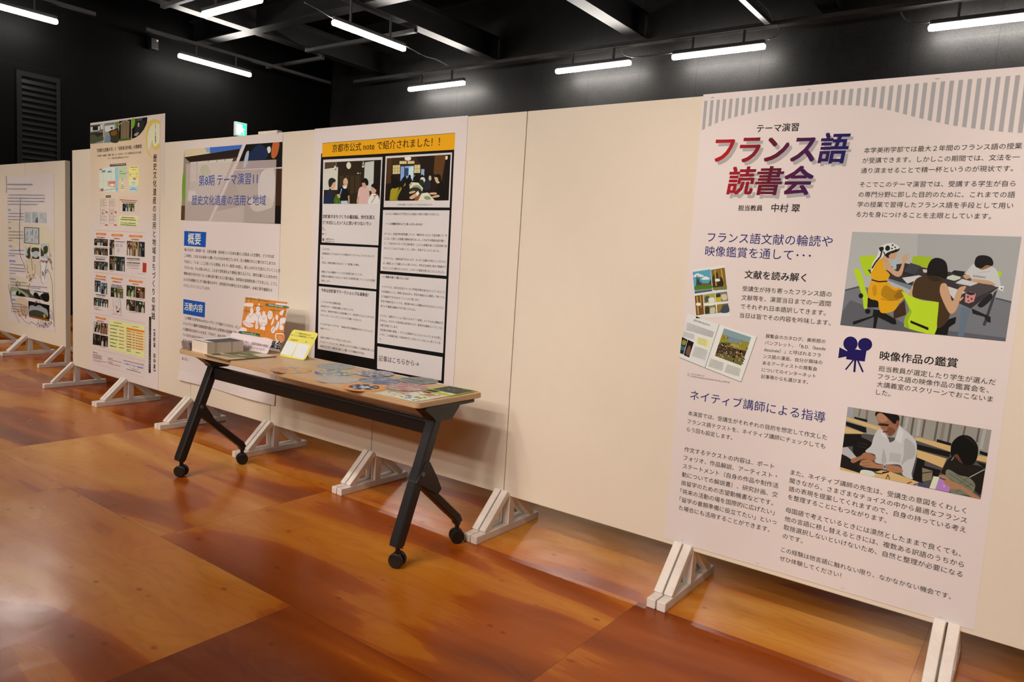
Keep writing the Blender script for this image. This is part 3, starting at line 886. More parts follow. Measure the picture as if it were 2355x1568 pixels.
Art(PY).within(FN, '374,80 2143,367 2008,1220 275,855').draw(FN, '''
#8c8175 374,80 2143,367 2008,1220 275,855
#8f8a8c 374,80 445,92 430,215 356,205
#6d6255 L 26 615,120 600,260
#6d6255 L 20 525,105 510,205
#5b5044 L 26 1052,190 1030,345
#5b5044 L 26 1185,215 1150,435
#5b5044 L 26 1322,237 1286,455
#5b5044 L 26 1480,262 1440,500
#5b5044 L 30 1645,290 1605,525
#7a6f62 L 40 1560,280 1520,500
#5b5044 L 22 1820,320 1795,430
#5b5044 L 26 1992,345 1960,520
#a0968b L 40 2060,360 2010,600
#a0968b L 36 1110,210 1080,360
#a0968b L 36 1260,235 1230,440
#4b4441 340,330 560,410 1220,500 1650,640 2095,700 2008,1220 275,855
#c39a62 362,207 790,335 740,372 356,242
#c39a62 340,330 565,402 562,415 332,410
#c39a62 1200,462 1260,465 1640,560 1640,635 1210,490
#c39a62 1222,610 1592,720 1540,832 1222,702
#c39a62 1960,678 2092,700 2083,768 1950,737
#14110f 455,203 615,240 612,272 452,225
#14110f 352,262 600,335 606,402 560,395 350,312
#14110f 332,420 545,418 540,470 470,560 312,578
#14110f S 462,450 640,500 672,560 590,640 500,692 440,660
#2e2a28 L 8 490,520 620,550
#2e2a28 L 8 490,560 610,590
#14110f 1472,478 1652,530 1640,562 1464,512
#14110f 1225,542 1640,642 1620,702 1228,602
#14110f 1230,710 1322,742 1300,1020 1165,980
#14110f 1300,800 1520,862 1480,950 1300,882
#14110f 2000,620 2102,652 2090,692 1994,662
#14110f 1950,750 2082,790 2070,855
#7b6a52 1290,830 1420,870 1400,980 1290,1000
#14110f L 10 1280,900 1420,880
#c39a62 275,818 530,890 700,850 900,880 1245,1008 1230,1054 275,855
#a79c98 310,583 372,575 482,702 412,727 300,662
#1b1512 300,662 360,690 432,740 527,880 520,897 275,820
#1f1a18 432,740 522,720 562,830 822,850 720,882 527,882
#b5aaa4 S 740,370 800,358 870,470 900,520 1000,440 1003,315 1060,350 1190,470 1222,560 1212,700 1160,900 1170,972 1050,922 1040,830 990,790 830,790 710,762 710,670 590,632 660,560 690,460
#a0958f S 1080,470 1200,560 1190,700 1100,740 1030,800 1060,680
#a0958f S 820,600 850,760 790,770 800,650
#c0b6b0 1005,318 1062,390 1030,532 950,492
#c0b6b0 790,372 870,470 850,470 780,420
#a79c96 890,640 1032,662 1020,770 880,750
#8c573e S 730,170 790,150 890,200 960,260 1003,250 1000,310 955,400 905,442 870,430 822,390 790,350 760,290 735,230
#a76f52 S 740,175 790,160 850,200 860,250 790,270 745,240
#6d4230 S 860,350 900,330 960,380 905,440 870,428
#15100e S 716,200 725,142 860,160 993,185 1005,262 960,290 930,282 880,232 800,165 750,160
#2b1a13 745,288 790,285 880,295 872,322 800,315 750,305
#4a2a1e 800,385 870,380 860,395 805,398
#7b4a35 S 970,262 1000,252 998,320 975,330
#96603f S 590,642 710,692 712,732 650,742 560,722 450,772 410,752 430,722 520,692
#9e6847 S 550,742 640,738 740,790 822,790 990,812 1042,850 1040,892 900,882 822,850 650,832 560,812 518,792
#6d4430 L 6 540,770 640,765
#6d4430 L 6 560,800 650,800
#8f969c 812,788 842,790 842,852 810,847
#3a3f45 820,806 838,808 838,834 818,832
#c4bbab S 530,872 560,856 640,865 690,885 680,935 600,927 530,912
#c4bbab S 680,890 712,900 702,932 675,930
#17130f L 12 700,890 780,905 882,880 800,890
#17130f L 9 845,970 868,915 890,975
#8f2a1e L 14 1105,1025 1160,1005
#2b3c7a L 14 1185,1040 1250,1025 1350,1070
#5b3628 S 1650,612 1720,650 1792,742 1765,787 1700,772 1650,692
#1d1712 S 1540,850 1600,740 1680,690 1780,780 1900,790 2062,860 2012,1150 1930,1112 1600,882 1580,912 1520,892
#6f6a57 S 1610,850 1740,920 1862,950 1942,1040 1902,1150 1800,1162 1640,1132 1580,922
#46432f L 6 1620,900 1900,1090
#46432f L 6 1620,960 1850,1130
#46432f L 6 1700,910 1930,1060
#46432f L 6 1640,1090 1850,960
#46432f L 6 1700,1130 1920,1020
#a39a8d L 10 1870,950 2060,850
#a39a8d L 8 1650,740 1680,700
#9e6d4c S 1490,935 1560,920 1650,990 1780,1050 2005,1200 2008,1220 1900,1195 1770,1102 1640,1092 1560,1042 1602,992
#c9c0a3 1430,935 1502,945 1452,1097 1378,1082
#a86fa6 1500,960 1560,985 1645,1002 1622,1132 1448,1097
#b284b2 E 1560,1055 14,24
#9e6d4c S 1560,985 1640,990 1700,1020 1660,1070 1580,1040 1560,1010
#0d0b0a S 1640,605 1660,520 1730,450 1810,428 1900,460 1972,560 1972,680 1932,772 1862,802 1792,782 1722,662 1652,692
#1e1a17 S 1800,440 1900,480 1950,570 1900,520
''').build('lesson_photograph', t)
FC = FR(1540, 600, 0.191339)
Art(PY).within(FC, '275,98 665,48 730,668 318,690').draw(FC, '''
#d3c4b9 275,98 665,48 730,668 318,690
#4f8fa0 277,132 492,100 512,352 302,390
#d5cdc4 S 280,185 330,150 370,160 412,178 400,190 300,192
#d5cdc4 S 385,215 430,185 478,205 470,222 400,225
#3a3a30 300,300 320,300 325,170 332,165 338,215 345,225 352,160 360,240 375,265 378,210 384,262 420,270 470,265 500,215 504,300 500,320 305,330
#6f4a22 380,268 490,265 490,300 380,305
#3f6a24 S 300,310 360,290 420,300 500,285 508,330 420,345 310,350
#8a7a46 305,348 505,330 508,345 330,370
#2b4f7d 302,370 512,345 513,362 304,392
#7a5a24 498,108 662,80 690,345 520,352
#3a2a12 S 515,200 560,140 580,160 600,330 530,340
#b88c36 L 14 545,110 560,300
#b88c36 L 14 620,100 650,300
#2e2411 S 590,260 620,190 650,260 640,310 600,312
#6f7040 520,320 690,300 690,345 520,352
#d5cdc4 E 576,230 32,18
#66431c 303,420 398,405 415,640 320,655
#b88433 L 16 330,425 345,640
#b88433 L 12 370,415 380,560
#d5cdc4 E 347,520 30,20
#9d8f42 403,405 545,385 550,495 415,508
#4a4a4e S 425,430 470,420 480,470 430,500
#cfc5b4 S 470,450 530,440 540,490 480,500
#6c6a62 552,385 690,365 705,480 560,495
#332c22 560,400 610,390 610,480 562,490
#b5a11e 560,440 620,430 620,490 562,494
#c9a989 S 620,410 680,400 690,460 640,470
#7e6f3a 418,540 555,525 562,630 422,640
#3c3218 S 430,560 470,550 480,620 430,635
#b7ab98 S 490,570 540,560 545,625 490,630
#655231 570,525 705,508 718,612 575,625
#3c4148 S 620,560 700,530 715,612 620,622
#8a6a2b S 575,530 630,525 610,600 575,600
#d5cdc4 E 475,525 60,12
''').build('comic_page', t)
A = Art(PY).draw(FC, '''
#d3c6bd 215,630 597,762 425,1285 118,1160
#d7cabf 597,762 1050,910 860,1455 425,1285
#3a332f L 5 118,1160 425,1285 860,1455 1050,910
#7d726b L 7 597,762 425,1285
#d8cb8d 342,905 502,955 470,1050 312,1000
#1d2416 150,912 215,945 165,1122 125,1108
#8a7a32 S 160,950 200,965 180,1010 150,1000
#2d5f70 140,1020 185,1030 175,1080 130,1065
#17100c 220,945 292,978 235,1160 170,1130
#6d4a36 S 215,1040 250,1020 245,1130 195,1120
#5f6b5d 655,808 982,918 862,1258 545,1140
#7d8c8d 655,808 982,918 960,980 632,880
#8a7a2c 632,880 960,982 925,1085 590,1000
#6f7f86 S 700,915 800,930 870,980 780,985 690,950
#4a5a28 S 600,985 700,980 760,1010 640,1020
#a88a3a S 720,990 820,1010 830,1035 740,1020
#3d2f1e 590,1000 925,1085 862,1258 545,1140
#5d5a28 560,1100 895,1165 862,1258 545,1140
''')
rnd = random.Random(5)
for i in range(150):
    u, v = rnd.random(), rnd.random() ** 0.7
    cx = 640 + (968 - 640) * u + (555 - 640) * v; cy = 850 + (945 - 850) * u + (1120 - 850) * v + 25
    if v < .3 and rnd.random() < .6: continue
    r = rnd.uniform(5, 13); c = rnd.choice(['#8d5638', '#b08a66', '#6d2f26', '#9d7b3d', '#3a2a1c', '#a8746a', '#4f5a2c', '#c0a184'])
    A.draw(FC, '%s E %d,%d %.1f,%.1f' % (c, cx, cy, r, r * rnd.uniform(.6, 1.2))); A.h -= LAYER
A.h += LAYER
for k in range(11):
    A.dashes(FC, (212 - k * 1.6, 742 + k * 8.6), (535 - k * 2.0, 858 + k * 6.2), 5.5, '#6f655f', k)
for k in range(7): A.dashes(FC, (175 - k * 3, 850 + k * 9), (300 - k * 1, 890 + k * 9), 5, '#6f655f', 20 + k)
for k in range(13): A.dashes(FC, (305 - k * 3, 1030 + k * 9), (460 - k * 3, 1078 + k * 9.5), 5, '#6f655f', 40 + k)
for k in range(11): A.dashes(FC, (495 - k * 3, 1175 + k * 9), (655 - k * 2, 1232 + k * 8.6), 5, '#6f655f', 60 + k); A.dashes(FC, (690 - k * 3, 1245 + k * 9), (855 - k * 2, 1300 + k * 8.6), 5, '#6f655f', 80 + k)
for k in range(5): A.dashes(FC, (345 - k * 2, 925 + k * 16), (450 - k * 2, 955 + k * 16), 6, '#8d8250', 100 + k)
A.build('open_book_picture', t)
Text(PY, 'book_heading', t, '#5d544f', 0, h=.0014).para(FC, 'JÉRÔME BOSCH', (288, 722), (483, 785))

# ---- orange headed article poster
t = poster('article_poster', PY, -1.475, -0.345, 0.435, 1.938, 'white poster with orange banner and black framed article boxes, behind the table', 0.0)
FA = FR(700, 260, 0.408163)
A = Art(PY)
A.poly([(-1.412, .640), (-.408, .640), (-.420, 1.800), (-1.412, 1.800)], '#0d0b0b')
A.draw(FA, '''
#dd9410 102,170 850,112 845,206 100,248
#1a1510 L 2 102,170 850,112
''')
A.build('black_board_print', t)
CELLS = ['107,263 441,247 417,745 98,728', '90,742 415,758 406,992 84,960', '82,975 405,1005 393,1385 76,1328', '458,243 833,222 819,532 447,530',
         '444,546 819,548 801,917 429,888', '427,905 801,935 782,1352 411,1295', '412,1314 779,1375 772,1507 410,1440']
for c in CELLS: Art(PY, .0006).draw(FA, '#cdb9b1 ' + c).build('text_box', t)
Text(PY, 'banner_title', t, '#1d1610', .008, h=.0012).para(FA, '京都市公式 note で紹介されました！！', (157, 222), (762, 186))
FQ = FR(735, 340, 0.133758)
Art(PY, .0009).within(FQ, '92,250 1062,205 1030,962 68,962').draw(FQ, '''
#2c1e12 92,250 1062,205 1030,962 68,962
#4d3722 92,250 300,238 300,325 90,365
#c4b7a4 90,365 320,330 308,722 75,722
#b9b0a6 780,250 940,225 925,735 860,742 765,600
#1b120b 940,225 1062,205 1030,962 930,800
#3c2b18 350,480 700,470 700,740 520,800 350,700
#20150c L 14 430,480 425,700
#20150c L 14 520,480 515,800
#20150c L 14 610,480 600,760
#c9be9e E 503,303 40,60
#c9bc98 755,220 772,335 728,338 745,250
#2c1e12 E 750,295 9,14
#d8d0c0 E 662,437 16,9
#a49c90 E 700,437 14,6
#4a5a34 S 275,250 300,260 295,330 280,390 262,350
#c5bda8 E 270,335 18,26
#47661f S 240,962 262,860 290,800 330,860 372,962
#2d4713 L 10 290,810 270,950
#2d4713 L 10 310,850 330,950
#1d2438 S 68,962 80,850 150,750 175,695 220,745 228,860 248,962
#c9946f S 195,600 268,575 272,660 248,712 218,722 188,670
#222226 S 153,605 165,540 215,515 270,540 277,578 235,600 212,640 200,662 170,682
#16130f S 305,790 340,700 400,668 465,688 500,740 516,822 482,832 482,912 360,922 368,832 328,822
#a8afb8 370,912 482,908 492,962 375,962
#c79a7a E 449,590 40,72
#cdc3b8 S 402,640 430,655 470,640 466,690 432,702 405,682
#7d4f3a L 8 430,622 462,622
#5d3b2a L 6 425,580 440,578
#bd8b69 S 303,800 352,800 357,850 330,866
#bd8b69 490,820 516,820 520,962 500,962
#7096be 374,700 391,705 366,802 350,792
#c99d92 S 655,835 682,700 742,663 802,665 850,720 862,850 836,930 836,962 655,962
#c3896c S 735,595 792,585 802,650 782,692 742,662
#15100e S 728,600 745,540 800,520 840,570 836,640 802,642 780,600 752,600
#bd8b69 655,840 685,840 675,962 652,962
#d2c6b6 S 838,962 870,830 920,780 1002,810 1032,900 1032,962
#c59373 S 890,655 930,685 977,720 962,770 912,792 885,730
#14100e S 888,655 930,610 992,630 1007,720 972,722 940,690
#b5344a L 16 930,835 1002,802
#2c2420 L 8 890,950 962,842
#4a2c1e L 6 905,700 925,705
''').build('group_photograph', t)
Art(PY, .0009).within(FQ, '1160,180 2255,113 2220,903 1125,910').draw(FQ, '''
#1f130a 1160,180 2255,113 2220,903 1125,910
#5a3616 1985,130 2178,120 2100,560 1962,440
#140c07 2178,118 2255,113 2220,903 2120,903
#4a2c14 1160,180 1245,175 1240,600 1150,620
#38230f 1245,190 1660,160 1740,290 1740,420 1250,300
#e6dab9 E 1520,182 58,38
#c9b27a 1378,228 1500,225 1497,275 1375,278
#c9b27a 1520,225 1632,225 1632,272 1515,275
#c9b27a 1262,300 1387,293 1385,446 1258,452
#c9b27a 1635,293 1733,290 1730,430 1628,432
#7a6538 L 5 1300,298 1298,450
#7a6538 L 5 1345,296 1343,448
#7a6538 L 5 1260,350 1386,345
#7a6538 L 5 1260,400 1386,395
#7a6538 L 5 1680,292 1678,430
#7a6538 L 5 1632,360 1732,358
#7f95bb 1400,320 1625,305 1622,565 1390,570
#c0cad6 1540,330 1622,320 1602,545 1532,550
#2c3c66 1470,350 1530,345 1525,480 1465,480
#8a9cb4 1748,365 1805,365 1800,480 1745,490
#1f130a L 10 1466,312 1460,570
#1f130a L 10 1400,312 1625,300
#e8d9b0 2168,140 2206,138 2200,198 2165,200
#9c8420 1205,903 1225,722 1320,640 1382,620 1342,762 1292,905
#120c08 S 1230,480 1300,520 1390,600 1380,660 1260,690
#d3c8aa 1572,590 1700,600 1782,690 1762,762 1540,722
#8d9070 S 1600,660 1700,640 1760,720 1640,730
#2c2c20 S 1560,700 1680,680 1760,740 1760,800 1600,790
#15110e E 1552,500 22,40
#c59a76 E 1640,490 14,22
#15110e S 1615,520 1660,470 1720,540 1700,600 1620,570
#15110e E 1768,490 24,32
#c9bfae S 1740,520 1800,510 1820,580 1750,620
#2a2c20 S 1710,600 1760,540 1800,600 1760,660
#23232a S 1800,600 1850,540 1900,560 1905,700 1810,720
#15110e E 1850,510 30,42
#b5a590 E 1902,520 24,44
#8a7a1e S 1300,903 1345,760 1425,640 1482,598 1462,780 1402,905
#17120f S 1390,600 1440,510 1480,480 1502,560 1462,622 1420,700
#191410 S 1345,905 1420,700 1500,638 1545,660 1562,762 1582,905
#b98a64 S 1538,590 1588,585 1582,640 1545,652
#120e0c S 1480,610 1510,522 1560,505 1592,560 1560,612 1530,650 1500,652
#c59a74 S 1548,850 1660,780 1692,820 1592,882
#c59a74 S 1548,760 1630,738 1650,760 1560,790
#e4dccf 1658,775 1696,738 1722,790 1680,832
#8a4f24 1640,850 1780,780 1800,800 1700,905 1640,905
#d0c5aa 1758,782 1862,768 1985,905 1698,905
#8a8468 S 1800,840 1880,830 1920,880 1830,890
#120d0a S 2010,700 2075,590 2122,620 2142,903 1990,903 2002,800
#c99c75 S 1978,500 2030,510 2050,575 2070,590 2040,612 2000,582
#140f0c S 1985,500 2020,450 2082,470 2087,560 2052,572 2032,512
#c59a74 S 1890,775 2002,768 2012,800 1910,802
#c59a74 S 1928,840 2042,808 2062,840 1960,857
''').build('workshop_photograph', t)
FA3 = FR(720, 480, 0.133891); FA4 = FR(720, 640, 0.133891); FA5 = FR(860, 460, 0.114804); FA6 = FR(860, 620, 0.114804)
Text(PY, 'article_heading', t, BLK, .016, h=.0012).para(FA3, ['京町家がまちづくりの最前線。世代を超え', 'て“大切にしたい”人と思いをつないでい', 'く。'], (168, 163), (1063, 181), (163, 371)) \
    .para(FA4, '今年は京町家でワークショップ＆演奏会！', (143, 230), (953, 316)).para(FA5, '――この授業を受けようと思ったきっかけは？', (225, 496), (972, 513)).para(FA6, '――取組を通じて感じたことは？', (167, 161), (700, 206))
Text(PY, 'article_text', t, '#2c2626', .003, h=.0012) \
    .para(FA3, ['こんにちは。', '京都駅周辺エリアのまちづくりを発信する「ＳＴ０９」ライターのユーで', 'す。', '今回は、京都を象徴するものの一つ「京町家」が舞台。', '', '京都ならではの景観をつくってきた京町家が減っていく中、', '京都芸大の移転をきっかけにして始まった京町家を残していこうとする取組', 'を紹介します。'], (155, 706), (1050, 833), (137, 1251), 1, (152, 781)) \
    .para(FA4, ['ここからは今年の活動のお話。', '田中家でのテーマ演習を選択した学生さんたち。', '４月から、田中家で田中さんの話を聞いたり、田中家でどんなことができる', 'かディスカッションしたり、いろいろと活動してきました。', '', 'そんな中で出たアイデアが、「地域の子供や保護者向けのワークショップ、', '音楽イベント」。', '', '企画から運営まですべて学生さんが行います。', 'ちなみにワークショップは、墨を使ったガラスの墨流し”と岩絵具を使った日', '本画だそうです。“墨を水に垂らした際にできる模様を写す技法'], (138, 416), (1050, 691), (122, 1176), 2, (135, 569)) \
    .para(FA5, '打合せの様子。どんなイベントになるのか楽しみです。', (475, 109), (1180, 113)).para(FA5, 'せっかくの機会なので学生さんに取組への思いを聞いてみました。', (235, 299), (1315, 311)) \
    .para(FA5, ['ホリさん：友達が昨年度受講していて、襖絵を作ったという話を聞いて「す', 'ごいな」と思いこの授業に興味を持ちました。これまでの取組の話を聞い', 'て、「元気がなくなってきた京町家が、こうした授業を通して元気を取り戻', 'すということはとても良いこと」と思い、参加することにしました。'], (212, 696), (1470, 740), (203, 986)) \
    .para(FA5, ['ヤマモトさん：京都出身ではないので、せっかく京都の大学に入ったからに', 'は、地域に入って活動したいと思ったのと、学生が主体的に考えて取組がで', 'きるというのが魅力だったので、このテーマ演習を受けることにしました。'], (190, 1186), (1450, 1261), (180, 1381)) \
    .para(FA6, ['ナミマツさん：自分の生活スペースに不特定多数の他人が入ってくるという', 'のは普通ないこと。実際に住みながら、学生や地域の人に開放して使っても', 'らう取組ができるのはすごいことだと思います。', '学生や地域の方にとっても、京町家の中に入る機会はなかなかないことだと', '思うので貴重な体験ができて良いですよね。'], (160, 361), (1420, 476), (137, 749)) \
    .para(FA6, ['ホリさん：実家がマンション住まいなので「一軒家」というものに興味が尽', 'きません。それでいて田中家は京町家なので、歴史的な建物というところに', 'も魅力を感じています。', '「京町家は京都の宝物」。そうした宝物がどんどんなくなっているのが悲し', 'いです。この取組を通して田中家がずっと残っていてほしいと思っていま', 'す。'], (125, 941), (1390, 1096), (112, 1411)) \
    .para(FA3, '京都市公式note', (218, 536), (362, 538)).para(FA3, '2025年7月23日 17:00', (210, 574), (368, 577)).para(FA3, '37', (203, 446), (225, 446))
Text(PY, 'arrow_line', t, BLK, .004, h=.0012).para(FA, '記事はこちらから→', (420, 1396), (645, 1430))
Art(PY, .0012).draw(FA3, '''
#b3202c S 160,425 172,418 183,425 183,440 172,448 160,440
#8d6a4a E 178,530 17,29
#5d4630 E 178,530 9,17
#4d4441 L 3 1068,563 1097,564
''').build('small_icons', t)

# ---- poster with two blue heading boxes
t = poster('exhibition_poster', PY, -2.862, -1.768, 0.300, 1.925, 'white poster with two blue heading boxes and a collage of photographs, left of centre', 0.02)
FB = FR(380, 280, 0.344515)
Art(PY).within(FB, '100,187 516,153 783,134 770,682 105,656').draw(FB, '''
#8d7a62 127,187 516,153 290,662 105,656
#cdb18a 127,187 300,170 300,218 130,240
#8d99ac 262,172 300,168 300,205 280,205
#3f5fa0 297,168 516,153 500,186 300,208
#281b15 128,237 500,180 482,240 165,270
#4a3a2e 165,268 480,236 475,262 165,285
#c3b09c 168,270 455,245 395,392 168,400
#5d4d42 L 4 212,268 212,395
#5d4d42 L 4 290,262 286,270
#5d4d42 L 4 345,256 345,270
#5d4d42 L 4 400,250 400,262
#a89a8a 165,400 395,395 350,520 150,530
#d0c3b6 155,460 205,460 200,530 150,530
#7d6a56 150,530 345,522 290,662 105,656
#57361c 108,560 132,560 128,657 105,656
#6d8a30 S 118,350 136,365 132,520 112,500
#8da055 S 235,310 275,290 300,330 280,360 240,350
#14100f 540,150 783,134 779,302 470,318
#1f2740 S 580,190 640,150 690,220 600,300 520,300
#a3a7b0 S 540,210 560,200 545,290 520,300
#c9c4c2 S 680,175 700,165 705,195 690,210
#b5592b S 720,140 762,138 750,215 725,245 708,225
#5d4a38 463,325 779,312 770,682 308,665
#3a2213 742,312 779,312 770,682 732,678
#120d0a 735,560 775,560 770,682 732,678
#8c7a66 S 520,340 640,330 700,420 600,500 480,470
#d5c8ba S 650,330 730,330 720,560 640,560 620,440
#a2907a 330,600 530,560 520,672 308,665
#c4b39c S 560,520 680,500 720,560 600,600
''').build('photo_collage', t)
m, nt, b = nodes('pale_translucent_print'); b.inputs['Base Color'].default_value = (.80, .76, .78, 1); b.inputs['Alpha'].default_value = .52; b.inputs['Roughness'].default_value = .45
A = Art(PY, .0011); A.poly([PY.ab(*FB(*q)) for q in [(140, 281), (743, 252), (732, 678), (133, 660)]], m); A.build('pale_overlay', t)
Text(PY, 'title', t, '#1f4485', .004, h=.0015).para(FB, '第8期 テーマ演習11', (225, 429), (617, 416)).para(FB, '歴史文化遺産の活用と地域', (178, 555), (672, 559))
FB1 = FR(405, 510, 0.121156); FB2 = FR(405, 680, 0.110403)
for fr, q, s, p0, p1 in ((FB1, '157,173 574,195 560,483 150,452', '概要', (225, 425), (470, 438)), (FB2, '153,68 605,138 597,455 147,372', '活動内容', (172, 297), (557, 354))):
    hb = Art(PY).draw(fr, '#1c4b94 ' + q).build('heading_box', t)
    Text(PY, 'heading', hb, '#d5cdd2', .012, h=.0012).para(fr, s, p0, p1)
Text(PY, 'body_text', t, BLK, .006) \
    .para(FB1, ['私たちは今、京町家一京、七条仏所跡・田中家という日本の暮らしが詰まった空間を、どうすれば', 'この時代、これからの未来へと繋いでいけるのか考えています。古い建物だからと壊されてしまうの', 'ではなく、「いま、ここに残っている意味」をもう一度見つめ直し、新しいかたちで活かしていくことが', 'できないか。そんな思いのもと、これまで京町家をより便利に使えるように、現代の暮らしに合わせた', '照明の取り付けや古くなった襖の張り替えなどに取り組み、京町家の活用例を探ってきました。こうし', 'た小さな実験を少しずつ積み重ねる中で、京町家が今の時代に生きる意味や、未来に残す価値をか', 'たちにしていこうとしています。'], (160, 553), (1857, 693), (143, 1231)) \
    .para(FB2, 'この授業では学生中心のグループワークで進めていきます。そして', (180, 486), (1350, 701)) \
    .para(FB2, ['さらにゲスト講師や訪問授業を重ねながら京町家の活用例も学んで', 'り活動内容を決めていきます。ですので、何か活動を通し', 'ている方にはおすすめのテーマ', 'のゲーム'], (147, 602), (1330, 823), (138, 952)) \
    .para(FR(400, 660, .178344), 'ました。', (105, 941), (182, 948))

# ---- tall cream poster
t = poster('exhibition_poster', PY, -4.222, -3.158, 0.175, 2.130, 'tall cream poster with vertical title and a gold ring, rising above its panel', 0.0)
MB().box(-4.21, -3.10, -0.00115, -0.0003, 1.55, 2.132).build('backing_card', mat('pale_foam_board', (.74, .69, .62), .5), t)
FY1 = FR(200, 255, 0.127569); FY2 = FR(200, 430, 0.127569); FY3 = FR(200, 620, 0.172249)
A = Art(PY, .0004)
m, nt, b = nodes('print_cream_fade'); N = NT(nt); gx, gy, gz = N.xyz()
nt.links.new(N.ramp(N.math('DIVIDE', gz, 1.95), [(0.56, (.76, .755, .765)), (0.72, (.77, .71, .58)), (1.0, (.78, .67, .47))]), b.inputs['Base Color']); b.inputs['Roughness'].default_value = .45
A.poly([(-4.222, .9), (-3.162, .9), (-3.162, 2.092), (-4.222, 2.092)], m)
A.build('cream_ground', t)
A = Art(PY, .0008)
A.draw(FY1, '''
#d3b04a S 1130,190 1190,150 1260,152 1315,200 1310,240 1270,215 1200,210 1140,280 1100,400 1085,540 1110,720 1180,850 1110,790 1075,640 1070,450 1090,300
#d9c7a3 S 1150,290 1200,230 1270,235 1310,260 1300,600 1200,640 1180,520 1110,720 1095,500 1110,380
#d3b04a S 1180,520 1200,610 1240,640 1300,590 1300,660 1250,695 1200,680 1180,620
''').build('gold_ring', t)
# photographs along the top, under a swept edge
Art(PY, .0008).draw(FY1, '''
#6d655c 58,265 295,232 297,578 57,596
#4a3d31 62,262 240,240 238,275 62,290
#c9bda8 70,290 235,275 232,350 70,375
#1d1b1c 105,285 200,275 200,345 105,355
#2e2b1f 60,400 150,385 290,390 297,540 60,580
#4a4a32 S 70,450 120,420 200,470 280,430 295,540 150,580 60,585
#8a8078 200,560 297,530 297,578 120,590
#c5bdb6 240,250 290,235 292,330 250,330
#8d8275 308,230 568,190 572,555 308,577
#6d7078 330,222 500,205 495,240 325,250
#c9bfb2 320,275 500,250 500,350 330,380
#2a2623 415,300 470,290 460,330 440,325
#37321f S 400,370 500,330 568,320 572,555 430,560 420,450
#7a4a1e S 430,390 520,350 540,420 460,450
#6d7a85 310,575 360,430 430,480 420,572
#5d7a2c S 520,210 568,195 568,300 530,280
#231a14 578,185 800,152 800,520 580,548
#7a6246 612,215 690,180 768,200 760,490 612,505
#5d4a34 L 8 650,200 645,500
#5d4a34 L 8 715,195 710,495
#b0a28c 580,260 685,170 770,205 765,190 690,158 582,240
#4a5a24 580,510 770,490 800,470 800,522 580,548
#14110e 812,150 1092,112 1080,220 1030,330 950,430 880,480 812,505
#6d9a24 S 812,155 870,145 860,260 812,320
#4a4a4a 895,140 1000,128 1000,175 890,185
#2c2620 870,200 1060,180 1020,320 940,420 870,400
#9d958a S 920,220 945,215 945,280 920,285
#8d8a84 S 880,400 940,390 900,450 850,440
''').build('photo_strip', t)
Text(PY, 'vertical_title', t, '#15110f', .014).vert(FY1, '歴史文化遺産の活用と地域まちづくりの実践', (1230, 770), (1197, 3770), kx=.92)
Text(PY, 'vertical_subtitle', t, '#15110f', .012, h=.0016).vert(FY1, '︿テ｜マ演習﹀', (1238, 205), (1238, 622), kx=.85).vert(FY3, '︽京町家　田中家︾', (903, 752), (903, 1398), kx=.85)
bb = Art(PY).draw(FY3, '#14110f 829,627 858,632 852,1382 824,1375').build('black_strip', t)
Text(PY, 'strip_text', bb, '#cbbcb0', .006, h=.0012).vert(FY3, '―２０２０年後期から２０２３年後期まで！', (843, 632), (838, 1376), kx=.8, fill=.85)
Text(PY, 'heading', t, '#2c2018', .010, h=.0012).para(FY1, '「京都市立芸術大学」と「京町家 田中家」の関係性', (178, 750), (990, 672), ky=1.0)
Text(PY, 'introduction', t, '#4a3b30', .0, h=.0012).para(FY1, '平安時代末～鎌倉時代（運慶・快慶）には、七条仏所として多くの彫刻作品が生まれた場所', (186, 832), (980, 765)).para(FY1, 'そこで、学生が集う必然性があると考える', (375, 880), (750, 848))
A = Art(PY, .0009)
A.draw(FY1, '''
#3f3833 415,960 707,942 705,985 415,1003
#c9c3ae 225,1030 560,1010 558,1458 222,1465
#8fb0b5 505,1018 560,1012 558,1458 520,1458
#b9b3a0 L 6 225,1120 505,1100
#b9b3a0 L 6 225,1260 505,1250
#b9b3a0 L 6 300,1030 300,1460
#b9b3a0 L 6 440,1020 440,1460
#d3967e 372,1265 520,1262 518,1390 372,1350
#c05a44 398,1275 510,1270 508,1310 398,1312
#d6ccbd S 420,1320 490,1318 460,1365
#b94a38 230,1045 275,1040 275,1065 230,1068
#b94a38 250,1400 298,1398 298,1448 250,1450
#c86a54 L 6 228,1400 228,1460
#5d7d9c 375,1082 445,1078 444,1108 375,1112
#6a7580 S 270,1080 330,1070 330,1100 275,1105
#7d7468 L 8 240,1440 560,1400
#aebb91 577,1012 712,1010 710,1218 575,1220
#3a4a3f L 5 705,1108 755,1105
#4a3f35 L 4 637,1205 640,1270
#d6bf98 E 640,1365 44,95
#ded27a 762,1000 935,998 932,1345 755,1350
#b3bfd0 E 838,1398 92,60
#c5ccd6 S 795,1210 830,1240 880,1220 885,1290 838,1365 800,1330
#c86a54 L 5 830,1130 855,1140
#2c2c3c L 4 760,1155 800,1155
#2c2c3c L 4 835,1190 835,1215
#2c2c3c L 4 885,1200 890,1225
#c86a54 838,1205 885,1205 884,1240 838,1245
''')
